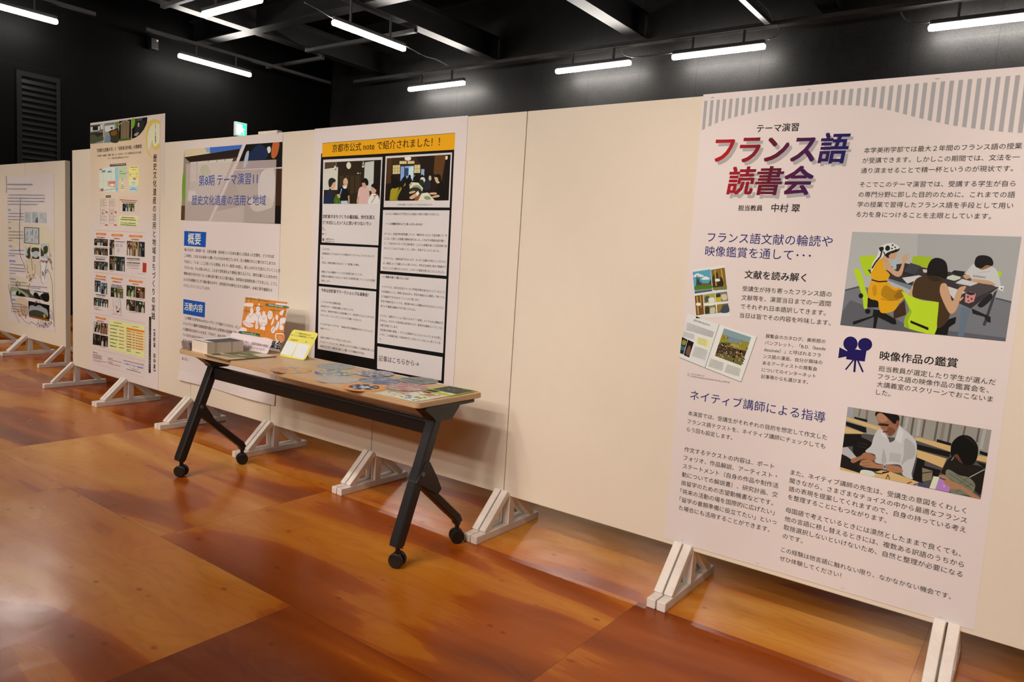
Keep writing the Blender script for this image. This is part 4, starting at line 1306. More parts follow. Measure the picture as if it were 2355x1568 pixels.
for y, x0, x1, h, c in [(1030, 785, 912, 20, '#4a4020'), (1068, 805, 885, 16, '#b04030'), (1145, 765, 805, 16, '#4a4020'), (1140, 878, 918, 16, '#4a4020'), (1182, 775, 800, 14, '#b04030'), (1182, 880, 915, 14, '#b04030'),
                        (1098, 590, 635, 18, '#33402c'), (1140, 590, 700, 18, '#33402c'), (1345, 622, 660, 18, '#4a3a25'), (1375, 608, 675, 16, '#4a3a25'), (1405, 612, 668, 16, '#4a3a25'),
                        (1392, 815, 860, 16, '#26303f'), (1422, 775, 902, 18, '#26303f'), (1300, 810, 870, 14, '#26303f'), (1330, 820, 855, 14, '#a83a3a'), (982, 430, 695, 22, '#cdbfae'), (1298, 405, 490, 16, '#e0d0c4')]:
    A.dashes(FY1, (x0, y), (x1, y - (x1 - x0) * .03), h, c, y)
A.build('location_diagram', t)
A = Art(PY, .0009)
A.draw(FY2, '''
#3f3833 342,152 432,150 432,192 342,194
#b99a8c L 3 582,185 928,182 928,465 582,465 582,185
#d5cf8c 578,515 928,522 927,608 578,603
#d5cf8c 578,615 927,622 925,710 578,700
#c98a78 L 5 135,775 1050,823
#b58a78 L 3 130,1530 720,1575
#c86a54 L 5 743,470 743,505
#d77320 167,826 348,833 347,871 167,864
#d77320 445,845 650,852 650,892 445,884
#d77320 762,862 1002,874 1000,912 762,902
#a83226 1008,1362 1076,1372 1070,1540 1004,1535
''')
for X0, X1, side in ((245, 310, 0), (408, 478, 1)):
    for k, (y0, y1) in enumerate([(215, 260), (265, 300), (315, 405), (415, 520), (520, 575), (580, 660)]):
        A.draw(FY2, '#8a7d76 L 2.5 %d,%d %d,%d %d,%d %d,%d %d,%d' % (X0, y0, X1, y0, X1, y1, X0, y1, X0, y0))
        A.draw(FY2, '#8a7d76 L 2 %d,%d %d,%d' % (X1, y0, X1 + 28, y0 + 12)); A.dashes(FY2, (X0 + 6, y0 + 26), (X1 - 6, y0 + 27), 10, '#9a8d86', k)
        A.dashes(FY2, (X1 + 14, y0 + 20), (X1 + 50, y0 + 22), 9, '#857a75', k + 9)
    A.draw(FY2, '#b8483a %d,%d %d,%d %d,%d %d,%d' % (X0 + 95, 443, X0 + 130, 443, X0 + 130, 468, X0 + 95, 468)); A.draw(FY2, '#b8483a %d,%d %d,%d %d,%d %d,%d' % (X0 + 82, 674, X0 + 130, 674, X0 + 130, 698, X0 + 82, 698))
    A.draw(FY2, '#b8483a %d,%d %d,%d %d,%d %d,%d' % (X0 + 28, 462, X0 + 52, 462, X0 + 52, 490, X0 + 28, 490))
for y, x0, x1, h, c in [(240, 600, 905, 22, '#b8584a'), (276, 628, 880, 24, '#b8584a'), (555, 632, 862, 20, '#4a4424'), (590, 610, 888, 20, '#4a4424'), (652, 608, 885, 20, '#4a4424'), (686, 605, 895, 20, '#4a4424'),
                        (182, 352, 425, 20, '#cdbfae'), (860, 205, 315, 18, '#e8c9b4'), (876, 485, 612, 20, '#e8c9b4'), (895, 805, 960, 22, '#e8c9b4'), (920, 182, 325, 30, '#c0684a'), (938, 485, 600, 28, '#c0684a'), (955, 805, 945, 30, '#c0684a'),
                        (1090, 150, 372, 14, '#6d625c'), (1262, 150, 365, 14, '#6d625c'), (1308, 165, 335, 28, '#3a322e'), (1340, 160, 340, 14, '#8d827c'), (1295, 722, 958, 26, '#3a322e'), (1318, 722, 955, 14, '#8d827c'), (1372, 722, 958, 26, '#3a322e'), (1402, 722, 955, 14, '#8d827c'),
                        (1425, 725, 935, 12, '#b87a6c'), (1462, 755, 945, 12, '#b87a6c'), (990, 515, 685, 18, '#4a403c'), (1520, 410, 485, 10, '#8d5a50'), (1560, 915, 1050, 8, '#b87a6c')]:
    A.dashes(FY2, (x0, y), (x1, y + (x1 - x0) * .06), h, c, y)
for x0 in (515, 605):
    for k in range(8): A.dashes(FY2, (x0, 1025 + k * 8), (x0 + (70 if x0 == 515 else 38), 1028 + k * 8), 5, '#a39892', k)
    for k in range(9): A.dashes(FY2, (x0 + 35, 1110 + k * 8), (x0 + 70 if x0 == 515 else x0 + 38, 1112 + k * 8), 5, '#a39892', k)
A.build('activity_layout', t)
def tiny_photo(fr, q, seed, tone):
    """a palm-sized print of people in a dim room, seen from far away"""
    rnd = random.Random(seed); (x0, y0), (x1, y1), (x2, y2), (x3, y3) = q
    def P(u, v):
        ax, ay = x0 + (x1 - x0) * u, y0 + (y1 - y0) * u; bx, by = x3 + (x2 - x3) * u, y3 + (y2 - y3) * u
        return ax + (bx - ax) * v, ay + (by - ay) * v
    a = Art(PY, .0012)
    def Q(c, pts): a.poly([PY.ab(*fr(*P(min(1, max(0, u)), min(1, max(0, v))))) for u, v in pts], c)
    base, mid, hi = tone
    Q(base, [(0, 0), (1, 0), (1, 1), (0, 1)])
    n = max(2, round((x1 - x0) / max(20, (y3 - y0)) * 2.2))
    for i in range(n + 2):
        u = rnd.uniform(0, .8); w = rnd.uniform(.12, .3); v = rnd.uniform(0, .35)
        Q(rnd.choice([mid, base, '#2a221c']), [(u, v), (min(1, u + w), v), (min(1, u + w), v + rnd.uniform(.2, .5)), (u, v + .4)])
    for i in range(n):
        u = (i + .5) / n + rnd.uniform(-.08, .08); r = .28 / n
        c = rnd.choice([hi, mid, '#1c1814', '#6d6258', '#b5a48e'])
        Q(c, [(max(0, u - r), 1), (max(0, u - r * .9), .62), (u - r * .3, .5), (u + r * .4, .5), (min(1, u + r), .65), (min(1, u + r), 1)])
        Q('#15110f', [(u - r * .5, .52), (u - r * .5, .34), (u + r * .1, .27), (u + r * .55, .36), (u + r * .5, .5)])
        Q('#b08462', [(u - r * .2, .54), (u - r * .25, .40), (u + r * .4, .42), (u + r * .3, .55)])
    for i in range(2):
        u = rnd.uniform(.1, .85); v = rnd.uniform(.05, .25)
        Q(hi, [(u, v), (u + .1, v), (u + .1, v + .12), (u, v + .12)])
    return a.build('small_photograph', t)
T1 = ('#3a2d22', '#5d4a38', '#cdbda4'); T2 = ('#2c241c', '#6d5232', '#b98d4a'); T3 = ('#22262a', '#4d5a60', '#aab4b8'); T4 = ('#2c2a1c', '#5d6a3a', '#b5a88a')
def quads(s): return [tuple(float(c) for c in p.split(',')) for p in s.split()]
for i, (fr, q, tn) in enumerate([(FY2, '645,298 742,299 742,440 645,436', T3), (FY2, '752,298 856,299 854,440 750,438', T4),
        (FY2, '135,928 218,932 218,1055 133,1050', T1), (FY2, '218,932 296,936 296,1060 218,1055', T3), (FY2, '298,936 378,942 376,1068 296,1062', T1),
        (FY2, '134,1096 222,1102 222,1220 132,1214', T2), (FY2, '224,1102 290,1107 290,1228 224,1222', T1), (FY2, '292,1107 377,1112 376,1238 290,1230', T2),
        (FY2, '132,1332 192,1338 192,1484 130,1475', T2), (FY2, '194,1338 250,1344 250,1492 194,1486', T1), (FY2, '252,1344 310,1350 308,1498 250,1492', T3), (FY2, '312,1350 378,1358 376,1508 310,1500', T4),
        (FY2, '410,948 495,954 492,1230 408,1222', T1), (FY2, '408,1238 496,1246 494,1502 406,1492', T2), (FY2, '500,1246 590,1254 588,1512 498,1504', T4), (FY2, '592,1256 684,1262 682,1526 590,1514', T3),
        (FY2, '722,968 828,976 824,1240 720,1230', ('#6d3a26', '#8a7a64', '#b5b0a4')), (FY2, '832,976 932,984 930,1250 828,1242', ('#8d7040', '#5a3a26', '#c0b4a0')), (FY2, '938,984 1044,992 1042,1262 934,1252', ('#23262c', '#5d4630', '#9db0b8')),
        (FY3, '106,140 182,150 180,300 104,294', T3), (FY3, '188,170 272,182 270,332 186,320', ('#4d555a', '#6d7478', '#b5bcc0')), (FY3, '94,370 152,376 150,486 92,478', T4), (FY3, '154,376 216,386 216,494 152,486', T3), (FY3, '218,388 284,400 282,508 216,496', T1),
        (FY3, '320,232 402,244 400,372 318,360', T4), (FY3, '404,244 484,258 482,386 402,374', ('#5d5a2c', '#8a7a3a', '#c0a878')), (FY3, '532,206 646,222 642,368 528,352', ('#2c3a1c', '#5d7a34', '#5a7aa0')), (FY3, '652,224 776,240 772,388 648,372', ('#6d3a20', '#a86a44', '#d8c4ae')),
        (FY3, '530,394 648,410 644,556 526,540', T1), (FY3, '652,412 774,430 772,580 648,562', ('#2c2a20', '#8a8470', '#c5bda8')), (FY3, '90,686 180,702 176,840 86,824', ('#b0a48e', '#3a2d22', '#5a4a3a')), (FY3, '186,706 278,722 272,868 180,848', ('#6d3a1e', '#8a5a34', '#cfc4b4')),
        (FY3, '84,850 178,870 172,1012 80,996', ('#15110e', '#2c241c', '#8d8070')), (FY3, '182,872 280,890 278,1032 174,1014', ('#1c1410', '#a8401e', '#6d5a4a'))]):
    tiny_photo(fr, quads(q), i, tn)
A = Art(PY, .0009)
A.draw(FY3, '''
#d77320 122,68 254,88 252,112 120,94
#d77320 328,98 480,120 478,144 326,124
#d77320 562,130 744,154 742,180 560,158
#d77320 116,620 255,648 252,674 114,646
#c98a78 L 3 98,32 778,120
#c98a78 L 3 92,578 776,720
#c98a78 L 3 82,1045 776,1225
#c98a78 L 2.5 72,1240 760,1440
#d6cc86 304,664 776,752 772,1180 300,1060
#dfb87a 528,770 768,816 766,1096 526,1040
#d77320 528,770 768,816 766,840 527,796
#a5afbd 494,1235 592,1258 590,1283 492,1262
#a5afbd 664,1275 762,1298 760,1328 662,1305
#e0b22a E 125,890 9,24
#3f4a55 L 3 597,1270 655,1286
#3f4a55 L 3 572,1290 578,1308
#3f4a55 L 3 688,1318 676,1342
#c86a44 388,486 408,490 404,525 386,520
#c86a44 430,515 446,518 442,550 428,546
#7d98b0 L 8 440,392 452,480 456,592
#9d9490 L 3 350,392 348,478
#9d9490 L 3 388,395 386,520
#9d9490 L 3 418,398 416,580
#9d9490 L 3 348,480 392,486 390,580 354,572 356,482
#2c2622 400,545 434,552 430,572 400,565
''')
for y, x0, x1, h, c, sl in [(82, 140, 230, 12, '#e8c9b4', .15), (112, 350, 450, 12, '#e8c9b4', .15), (145, 595, 705, 12, '#e8c9b4', .14), (636, 140, 228, 12, '#e8c9b4', .2),
        (128, 108, 260, 22, '#c0684a', .13), (165, 342, 458, 22, '#c0684a', .14), (198, 605, 698, 20, '#c0684a', .1), (690, 138, 222, 22, '#c0684a', .15),
        (206, 330, 468, 16, '#3a322e', .15), (226, 322, 480, 16, '#3a322e', .15), (338, 120, 255, 18, '#3a322e', .15), (358, 130, 232, 10, '#8d827c', .15), (500, 92, 180, 8, '#b06a5c', .15), (520, 92, 160, 8, '#b06a5c', .15), (532, 110, 205, 8, '#b06a5c', .15),
        (375, 560, 755, 8, '#b06a5c', .15), (565, 560, 700, 8, '#b06a5c', .15), (590, 332, 478, 8, '#b06a5c', .2),
        (840, 85, 140, 8, '#b06a5c', .15), (860, 178, 232, 8, '#b06a5c', .15), (1002, 82, 130, 8, '#b06a5c', .15), (1032, 178, 250, 8, '#b06a5c', .15), (712, 362, 472, 20, '#c08a3a', .15), (765, 600, 695, 20, '#c08a3a', .15)]:
    A.dashes(FY3, (x0, y), (x1, y + (x1 - x0) * sl), h, c, y)
for k in range(7):
    A.dashes(FY3, (312, 745 + k * 46), (312 + [115, 90, 90, 110, 100, 80, 85][k], 745 + k * 46 + 18), 16, '#4d4424', k)
    A.dashes(FY3, (434 - k * 1, 768 + k * 46), (434 + 62, 768 + k * 46 + 12), 16, '#b8584a', 10 + k)
    for x0, x1, c in ((530, 596, '#4d3a20'), (615, 640, '#4d3a20'), (655, 752, '#b0503a')):
        A.dashes(FY3, (x0, 822 + (x0 - 530) * .2 + k * 35), (x1, 822 + (x1 - 530) * .2 + k * 35), 14, c, 30 + k)
for k in range(2):
    A.dashes(FY3, (532, 1068 + k * 20), (585, 1078 + k * 20), 12, '#4d3a20', 50 + k)
A.dashes(FY3, (655, 1108), (712, 1118), 12, '#3a2d24', 55)
A.dashes(FY3, (82, 1108), (140, 1120), 18, '#c8682a', 60)
for k in range(3): A.dashes(FY3, (82, 1132 + k * 21), (200, 1158 + k * 21), 11, '#3a322e', 61 + k)
A.dashes(FY3, (82, 1200), (262, 1240), 9, '#b06a5c', 66); A.dashes(FY3, (82, 1218), (188, 1240), 9, '#b06a5c', 67)
A.dashes(FY3, (282, 1180), (345, 1196), 11, '#3a322e', 68); A.dashes(FY3, (282, 1200), (460, 1244), 11, '#b8584a', 69); A.dashes(FY3, (282, 1232), (345, 1248), 11, '#3a322e', 70); A.dashes(FY3, (282, 1252), (448, 1292), 11, '#b8584a', 71)
A.dashes(FY3, (488, 1215), (765, 1280), 16, '#c8684a', 72); A.dashes(FY3, (525, 1262), (560, 1270), 12, '#26303f', 73); A.dashes(FY3, (678, 1302), (745, 1318), 12, '#26303f', 74)
A.dashes(FY3, (596, 1325), (665, 1342), 10, '#4d4540', 75); A.dashes(FY3, (530, 1330), (720, 1380), 11, '#2c2622', 76); A.dashes(FY3, (612, 1292), (645, 1298), 9, '#b8484a', 77)
A.build('schedule_layout', t)

# ---- poster of branches on the rear row
t = poster('exhibition_poster', PR, -6.905, -5.765, 0.300, 1.815, 'narrow white poster with brown branch drawings, on the rear panels at the far left', 0.0)
FL1 = FR(0, 390, 0.121212); FL2 = FR(0, 560, 0.146751)
A = Art(PR, .0005)
A.draw(FL1, '''
#cfb59a S 165,1000 370,1030 360,1330 290,1500 180,1470 140,1250
#cdb79c S 480,1040 900,1080 1000,1250 1000,1568 600,1568 420,1400
#a9a5a2 470,803 585,805 590,1008 470,1005
#a3a09d 603,803 720,805 722,1012 610,1008
#b0aba6 738,810 885,812 890,1018 740,1015
#6d6a6a L 5 500,840 520,850 525,900 505,915 495,880 500,840
#6d6a6a L 5 630,850 655,840 662,900 640,920 628,880 630,850
#6d6a6a L 5 765,850 795,845 808,910 785,930 765,900 765,850
#5d5a5a S 680,940 715,900 722,1005 670,1000
#6d6a6a L 5 820,960 850,930 880,960 860,1000 825,990
''')
A.draw(FL2, '''
#cdb498 S 150,480 300,520 430,560 470,700 300,760 160,650
#c4a58a S 260,860 420,880 440,1050 330,1150 200,1020
#b08a72 S 330,960 430,980 440,1120 380,1140 320,1060
#c9ae92 S 400,250 620,280 640,560 560,480 480,600 420,520
#d3bca4 780,100 830,200 850,900 800,1100 760,700
#a9a7a4 398,60 470,65 470,230 400,215
#3f3c22 S 450,65 470,70 470,230 420,220 410,190 440,180 425,130
#aba8a6 500,65 612,70 615,245 505,235
#3f3c22 S 500,70 560,62 610,75 612,130 570,115 500,135
#3f3c22 505,195 560,225 615,195 615,245 505,235
#aba8a6 635,0 745,0 748,240 640,215
#3f3c22 S 690,50 745,40 748,130 700,165 680,90
#3f3c22 638,60 690,140 690,195 640,200
#cfc3b8 640,300 730,310 720,600 650,600
#4a4038 165,675 440,720 765,770 762,908 440,840 170,800
#8d8a6d S 170,680 260,690 350,740 440,800 440,840 300,830 170,800
#b5b2ac S 185,760 240,740 250,800 190,800
#b9b5ae S 470,730 600,760 680,770 600,830 500,800
#15140f S 260,760 290,740 300,800 330,770 400,830 260,810
#15140f S 530,780 580,770 640,880 540,840
#15140f S 640,800 762,790 762,905 680,895
#100e0d 445,897 775,965 775,1222 455,1150
#8f8c8b S 465,985 510,965 560,985 610,962 680,1000 740,1040 745,1150 600,1110 470,1090
#3a382e S 470,1060 560,1040 700,1090 745,1170 600,1150 465,1130
#b58a1c S 680,1110 710,1110 712,1160 685,1155
#8a4a1c 455,1125 775,1190 775,1222 455,1150
''')
rnd = random.Random(11)
BR = ['305,0 310,120 330,230 380,330 400,420', '130,640 160,800 190,950 280,1050 330,1150 400,1230 470,1260 490,1220', '160,740 190,930 220,1080 280,1180 310,1240', '490,1225 560,1270 610,1310',
      '760,0 775,120 800,300 825,420', '640,330 640,450 650,600 680,640', '745,400 790,480 820,620 825,800 850,1300', '600,1190 620,1310', '640,1200 650,1320', '670,1200 690,1330', '710,1220 760,1310',
      '790,1040 830,1100 825,1190', '480,30 470,150 500,280 510,420', '430,330 435,450', '550,320 555,440 520,540', '730,320 715,420 700,560', '600,900 640,940', '240,600 300,660 270,690', '470,620 440,720', '640,260 740,280 800,240 815,400']
for k, s in enumerate(BR): A.draw(FL2, '%s L %d %s' % (['#4a2f30', '#5d3f35', '#3d2a2e'][k % 3], [6, 5, 4][k % 3], s))
A.draw(FL1, '#4a3028 L 8 388,540 385,850 370,1050 375,1300 370,1560')
A.draw(FL1, '#3a2620 L 9 380,760 390,840 375,960')
A.draw(FL1, '#6a5242 L 8 120,120 122,200 126,300 124,440')
for i in range(130):
    c = rnd.choice([(770, 240, 50, 110), (800, 1100, 30, 120), (690, 1260, 90, 50), (600, 915, 60, 30), (690, 270, 60, 20), (480, 520, 60, 60), (700, 470, 50, 90), (330, 1050, 110, 90), (280, 640, 60, 40)])
    x = c[0] + rnd.gauss(0, .5) * c[2]; y = c[1] + rnd.gauss(0, .5) * c[3]
    A.draw(FL2, '%s L %.1f %.0f,%.0f %.0f,%.0f' % (rnd.choice(['#4a3038', '#6d4f48', '#5d3f55', '#3d2a2e']), rnd.uniform(3, 9), x, y, x + rnd.uniform(-25, 25), y + rnd.uniform(8, 45)))
A.draw(FL1, '#2c2420 468,1092 745,1104 748,1418 462,1392')
A.draw(FL1, '#b0aba6 478,1104 736,1114 738,1408 474,1382')
for i in range(26):
    x = 490 + (i % 3) * 88 + rnd.uniform(0, 50); y = 1120 + rnd.uniform(0, 210)
    A.draw(FL1, '#5d5755 L %.1f %.0f,%.0f %.0f,%.0f %.0f,%.0f' % (rnd.uniform(3, 7), x, y, x + rnd.uniform(-18, 18), y + 35, x + rnd.uniform(-20, 20), y + 68))
A.build('branch_artwork', t)
A = Art(PR, .0028)
for y, x0, x1, h in [(295, 140, 620, 42), (375, 145, 510, 32), (490, 165, 850, 32), (550, 150, 855, 32), (610, 150, 858, 34), (668, 150, 715, 32), (840, 165, 460, 30), (898, 155, 458, 30), (958, 158, 460, 30), (1008, 158, 212, 28), (1188, 172, 445, 32), (1250, 165, 445, 32), (1310, 168, 450, 32), (1352, 168, 245, 28), (1540, 180, 462, 32)]:
    A.dashes(FL1, (x0, y), (x1, y + (x1 - x0) * .012), h * .8, '#97919a', y)
A.draw(FL1, '''
#8f9aa8 152,742 203,742 203,782 152,782
#8f9aa8 163,1088 212,1088 212,1128 163,1126
#8f9aa8 172,1430 232,1434 232,1470 172,1466
''')
for y, x0, x1, h in [(160, 140, 385, 26), (192, 143, 240, 24), (330, 160, 372, 26), (385, 150, 385, 26), (428, 150, 395, 26), (470, 152, 245, 24), (605, 168, 420, 24), (650, 165, 740, 24), (945, 180, 345, 22), (985, 175, 430, 22), (1025, 175, 320, 22), (1065, 178, 285, 20), (700, 470, 640, 22)]:
    A.dashes(FL2, (x0, y), (x1, y + (x1 - x0) * .08), h * .8, '#928c98', y)
A.draw(FL2, '''
#7f8ca8 150,255 242,262 242,292 148,285
#7f8ca8 162,535 245,545 244,572 160,562
#7f8ca8 175,858 240,865 238,892 172,885
''')
A.build('poster_text', t)

# ------------------------------------------------------------------ folding table on castors
TZ = 0.6805
TX0, TX1, TY0, TY1 = -1.805, -0.006, -0.606, -0.192
t = empty('folding_table', (-.905, -.4, 0), 'long narrow beech-topped folding table on black splayed legs with castors', 'table')
def rrect(x0, x1, y0, y1, r, n=5):
    out = []
    for cx, cy, a in ((x1 - r, y1 - r, 0), (x0 + r, y1 - r, 90), (x0 + r, y0 + r, 180), (x1 - r, y0 + r, 270)):
        for i in range(n + 1):
            q = math.radians(a + 90 * i / n); out.append((cx + r * math.cos(q), cy + r * math.sin(q)))
    return out
bm = bmesh.new()
vs = [bm.verts.new((x, y, TZ - .0225)) for x, y in rrect(TX0, TX1, TY0, TY1, .022)]
f = bm.faces.new(vs)
ex = bmesh.ops.extrude_face_region(bm, geom=[f])
bmesh.ops.translate(bm, verts=[v for v in ex['geom'] if isinstance(v, bmesh.types.BMVert)], vec=(0, 0, .0225))
bmesh.ops.recalc_face_normals(bm, faces=bm.faces)
bmesh.ops.bevel(bm, geom=[e for e in bm.edges if abs(e.verts[0].co.z - e.verts[1].co.z) < 1e-5], offset=.002, segments=2, affect='EDGES')
MB().bm(bm).build('tabletop', M_TABLE, t)
def castor(par, x, y, turn):
    ca, sa = math.cos(turn), math.sin(turn)
    k = MB()
    k.lathe((x, y, 0), 'Z', [(.010, .058), (.010, .085), (.015, .085), (.015, .112)], 14)
    body = k
    # hood over the twin wheels
    hood = [(-.020 + .030 * math.cos(math.radians(a)), .031 + .030 * math.sin(math.radians(a))) for a in range(0, 181, 20)]
    vs = []
    for sg in (-.008, .008):
        for hx_, hz in hood: vs.append((x + ca * hx_ * .6 - sa * sg + ca * .012, y + sa * hx_ * .6 + ca * sg + sa * .012, hz + .002))
    n = len(hood)
    body.add(vs, [tuple(range(n)), tuple(range(2 * n - 1, n - 1, -1))] + [(i, n + i, n + (i + 1) % n, (i + 1) % n) for i in range(n)])
    o = body.build('castor', M_PLASTIC, par)
    for sg in (-1, 1):
        wl = MB(); prof = [(.026, -.008), (.031, -.006), (.032, 0), (.031, .006), (.026, .008), (.012, .009)]
        cx, cy = x - sa * sg * .0165, y + ca * sg * .0165
        v0 = []; m_ = 22
        for r, h in [(.012, -.009)] + prof:
            for i in range(m_):
                q = 2 * math.pi * i / m_
                v0.append((cx - sa * h + ca * r * math.cos(q), cy + ca * h + sa * r * math.cos(q), .0322 + r * math.sin(q)))
        L = len(prof) + 1
        fs = [(i * m_ + j, i * m_ + (j + 1) % m_, (i + 1) * m_ + (j + 1) % m_, (i + 1) * m_ + j) for i in range(L - 1) for j in range(m_)]
        fs += [tuple(range(m_ - 1, -1, -1)), tuple(range((L - 1) * m_, L * m_))]
        wl.add(v0, fs).build('wheel', M_PLASTIC, o, smooth=False)
    return o
for x, tn in ((-1.695, .5), (-.046, .35)):
    MB().bar((x, -.648, .098), (x, -.448, .622), .052, .046, r=.006).bar((x, -.652, .088), (x, -.646, .105), .046, .040, r=.004).build('leg', M_BLACK, t)
    # rear strut springs from the middle of the leg, with a flat knuckle
    MB().bar((x, -.545, .345), (x, -.282, .118), .040, .036, r=.005).bar((x, -.286, .125), (x, -.272, .098), .038, .034, r=.004) \
        .prism([(-.525, .425), (-.505, .42), (-.455, .345), (-.425, .290), (-.445, .268), (-.56, .335), (-.580, .345)] if x > -1 else [(-.56, .39), (-.535, .40), (-.49, .335), (-.465, .292), (-.485, .275), (-.56, .335)], 'X', x - .030, x + .030).build('strut', M_BLACK, t)
    MB().lathe((x + .031, -.545, .375), 'X', [(.008, -.066), (.010, -.064), (.010, .002), (.008, .004)], 12).build('pivot_bolt', mat('dull_bolt', (.18, .18, .18), .35, metal=.8), t)
    # bracket under the top
    MB().prism([(-.555, TZ - .0235), (-.330, TZ - .0235), (-.345, .632), (-.375, .600), (-.395, .588), (-.485, .588), (-.50, .605), (-.535, .632), (-.555, .645)], 'X', x - .034, x + .034) \
        .bbox(x - .045, x + .045, -.56, -.30, TZ - .0315, TZ - .0232, .002).build('bracket', M_PLASTIC, t)
    MB().bbox(x - .016, x + .016, -.34, -.222, TZ - .0455, TZ - .0238, .004).bbox(x - .030, x + .030, -.30, -.235, TZ - .040, TZ - .026, .004).build('latch_handle', M_PLASTIC, t)
    castor(t, x, -.640, tn); castor(t, x, -.272, tn + .6)
MB().bbox(-1.672, -.07, -.478, -.428, .520, .586, .010).build('crossbar', M_BLACK, t)

# ------------------------------------------------------------------ things lying on the table
PTB = Plane((0, 0, TZ), (1, 0, 0), (0, 1, 0))
def swirl(name, stops, seed, scale=9.0, dist=2.0, interp='EASE'):
    m, nt, b = nodes(name); N = NT(nt)
    x, y, z = N.xyz()
    v = N.noise(N.vec(N.math('ADD', x, seed * 3.1), N.math('MULTIPLY', y, 1.3), seed), scale, 3.0, .55, dist)
    nt.links.new(N.ramp(v, [(p, tuple(v * .72 for v in ink_rgb(c))) for p, c in stops], interp), b.inputs['Base Color'])
    b.inputs['Roughness'].default_value = .28; b.inputs['Specular IOR Level'].default_value = .35
    return m
FANS = [(-.921, -.529, 0, 'round picture card of orange and blue swirls, leftmost near the front edge', [(.36, '#4a58a0'), (.43, '#c9a078'), (.50, '#e07a35'), (.58, '#d09a3a'), (.62, '#3f5a9c')]),
        (-.899, -.274, 0, 'round picture card in grey and green, leftmost at the back edge of the table', [(.34, '#5d6a84'), (.44, '#8d8f98'), (.52, '#b9a48e'), (.58, '#7d8a62'), (.66, '#a09a92')]),
        (-.752, -.404, 0, 'round picture card of yellow blossom on blue', [(.38, '#2f4d94'), (.46, '#4a6ab0'), (.50, '#d0b84a'), (.58, '#dcc95e'), (.64, '#8a8fa0')]),
        (-.599, -.518, 0, 'round picture card of pale lines on white, near the front edge', [(.40, '#b9a294'), (.455, '#cbb5a8'), (.47, '#8a7468'), (.49, '#cdb8ac'), (.62, '#c2aa9c')]),
        (-.628, -.262, .0016, 'round picture card of white blossom round a dark middle, at the back edge', [(.38, '#4d4c58'), (.48, '#6d6a74'), (.52, '#cdb8b0'), (.58, '#d0b8b4'), (.64, '#7d7078')]),
        (-.476, -.371, 0, 'round picture card of dark blue with pale scales, in the middle of the group', [(.36, '#39486f'), (.46, '#5d6d92'), (.52, '#a3998f'), (.57, '#c0aea0'), (.64, '#4a5878')]),
        (-.375, -.222, .0008, 'round picture card in teal and brown at the back edge, nearest the dark flyer', [(.36, '#2f4a50'), (.46, '#5d7d80'), (.52, '#8d8f8a'), (.57, '#8a5a3c'), (.64, '#3a4a4c')]),
        (-.388, -.543, 0, 'round picture card with orange rim and navy centre, overhanging the front edge', None),
        (-.282, -.392, .0016, 'round picture card of red pillars on pale pink, nearest the flyers', [(.36, '#8d8480'), (.45, '#c9a79c'), (.50, '#b8483a'), (.56, '#c86a58'), (.62, '#cdb0a4')])]
FR_ = .095
for i, (x, y, dz, lab, st) in enumerate(FANS):
    z = TZ + .0002 + dz
    m = swirl('picture_card_print_%d' % i, st, i + 1.0) if st else ink('#d98a4a')
    mb = MB().lathe((x, y, z), 'Z', [(FR_, 0), (FR_, .0013)], 48)
    if st:
        o = mb.build('round_picture_card', m, None, loc=(x, y, z)); props(o, lab, 'round card', 'round picture cards on the table')
    else:
        e = empty('round_picture_card', (x, y, z), lab, 'round card', 'round picture cards on the table')
        mb.build('card', m, e)
        pl = Plane((x, y, z + .0013), (1, 0, 0), (0, 1, 0)); a = Art(pl, .0001)
        rr = random.Random(3)
        def blob(cx, cy, r, c, j=.18, n=14): a.poly([(cx + r * (1 + rr.uniform(-j, j)) * math.cos(k * 6.283 / n), cy + r * (1 + rr.uniform(-j, j)) * math.sin(k * 6.283 / n)) for k in range(n)], c, True)
        blob(0, 0, .066, '#2f3548', .1)
        blob(.02, .01, .04, '#3d4458', .2)
        for k in range(5): q = k * 1.256 + .4; blob(.016 * math.cos(q), .016 * math.sin(q), .009, '#e0dcd8', .15, 8)
        blob(0, 0, .008, '#d9883a', .1, 8)
        for k in range(7): q = k * .9; blob(.048 * math.cos(q), .048 * math.sin(q), .010, rr.choice(['#c9c2c4', '#e0a05a', '#b9b4a0']), .3, 8)
        a.build('flower_print', e)

def card(name, lab, cat, pts, th, base, fr, items, group=None, z=TZ + .0002, hz=None):
    """flat printed card lying on the table"""
    cx = sum(p[0] for p in pts) / len(pts); cy = sum(p[1] for p in pts) / len(pts)
    e = empty(name, (cx, cy, z), lab, cat, group)
    MB().prism(pts, 'Z', z, z + th).build('card', base, e)
    pl = Plane((cx, cy, z + th), (1, 0, 0), (0, 1, 0))
    a = Art(pl, .0001)
    def loc(u, v):                          # u along the first edge, v along the last
        p0, p1, p2, p3 = pts
        ax, ay = p0[0] + (p1[0] - p0[0]) * u, p0[1] + (p1[1] - p0[1]) * u; bx, by = p3[0] + (p2[0] - p3[0]) * u, p3[1] + (p2[1] - p3[1]) * u
        return (ax + (bx - ax) * v - cx, ay + (by - ay) * v - cy)
    for c, q in items: a.poly([loc(u, v) for u, v in q], c)
    if items: a.build('printed_picture', e)
    return e
def R(u0, v0, u1, v1): return [(u0, v0), (u1, v0), (u1, v1), (u0, v1)]
rr = random.Random(8)
def scatter(n, cols, u0=0.05, v0=.05, u1=.95, v1=.95, s=.12):
    out = []
    for i in range(n):
        u, v = rr.uniform(u0, u1 - s), rr.uniform(v0, v1 - s); w, h = rr.uniform(.03, s), rr.uniform(.02, s * .7)
        out.append((rr.choice(cols), [(u, v), (u + w, v + h * rr.uniform(-.3, .3)), (u + w, v + h), (u, v + h * .9)]))
    return out
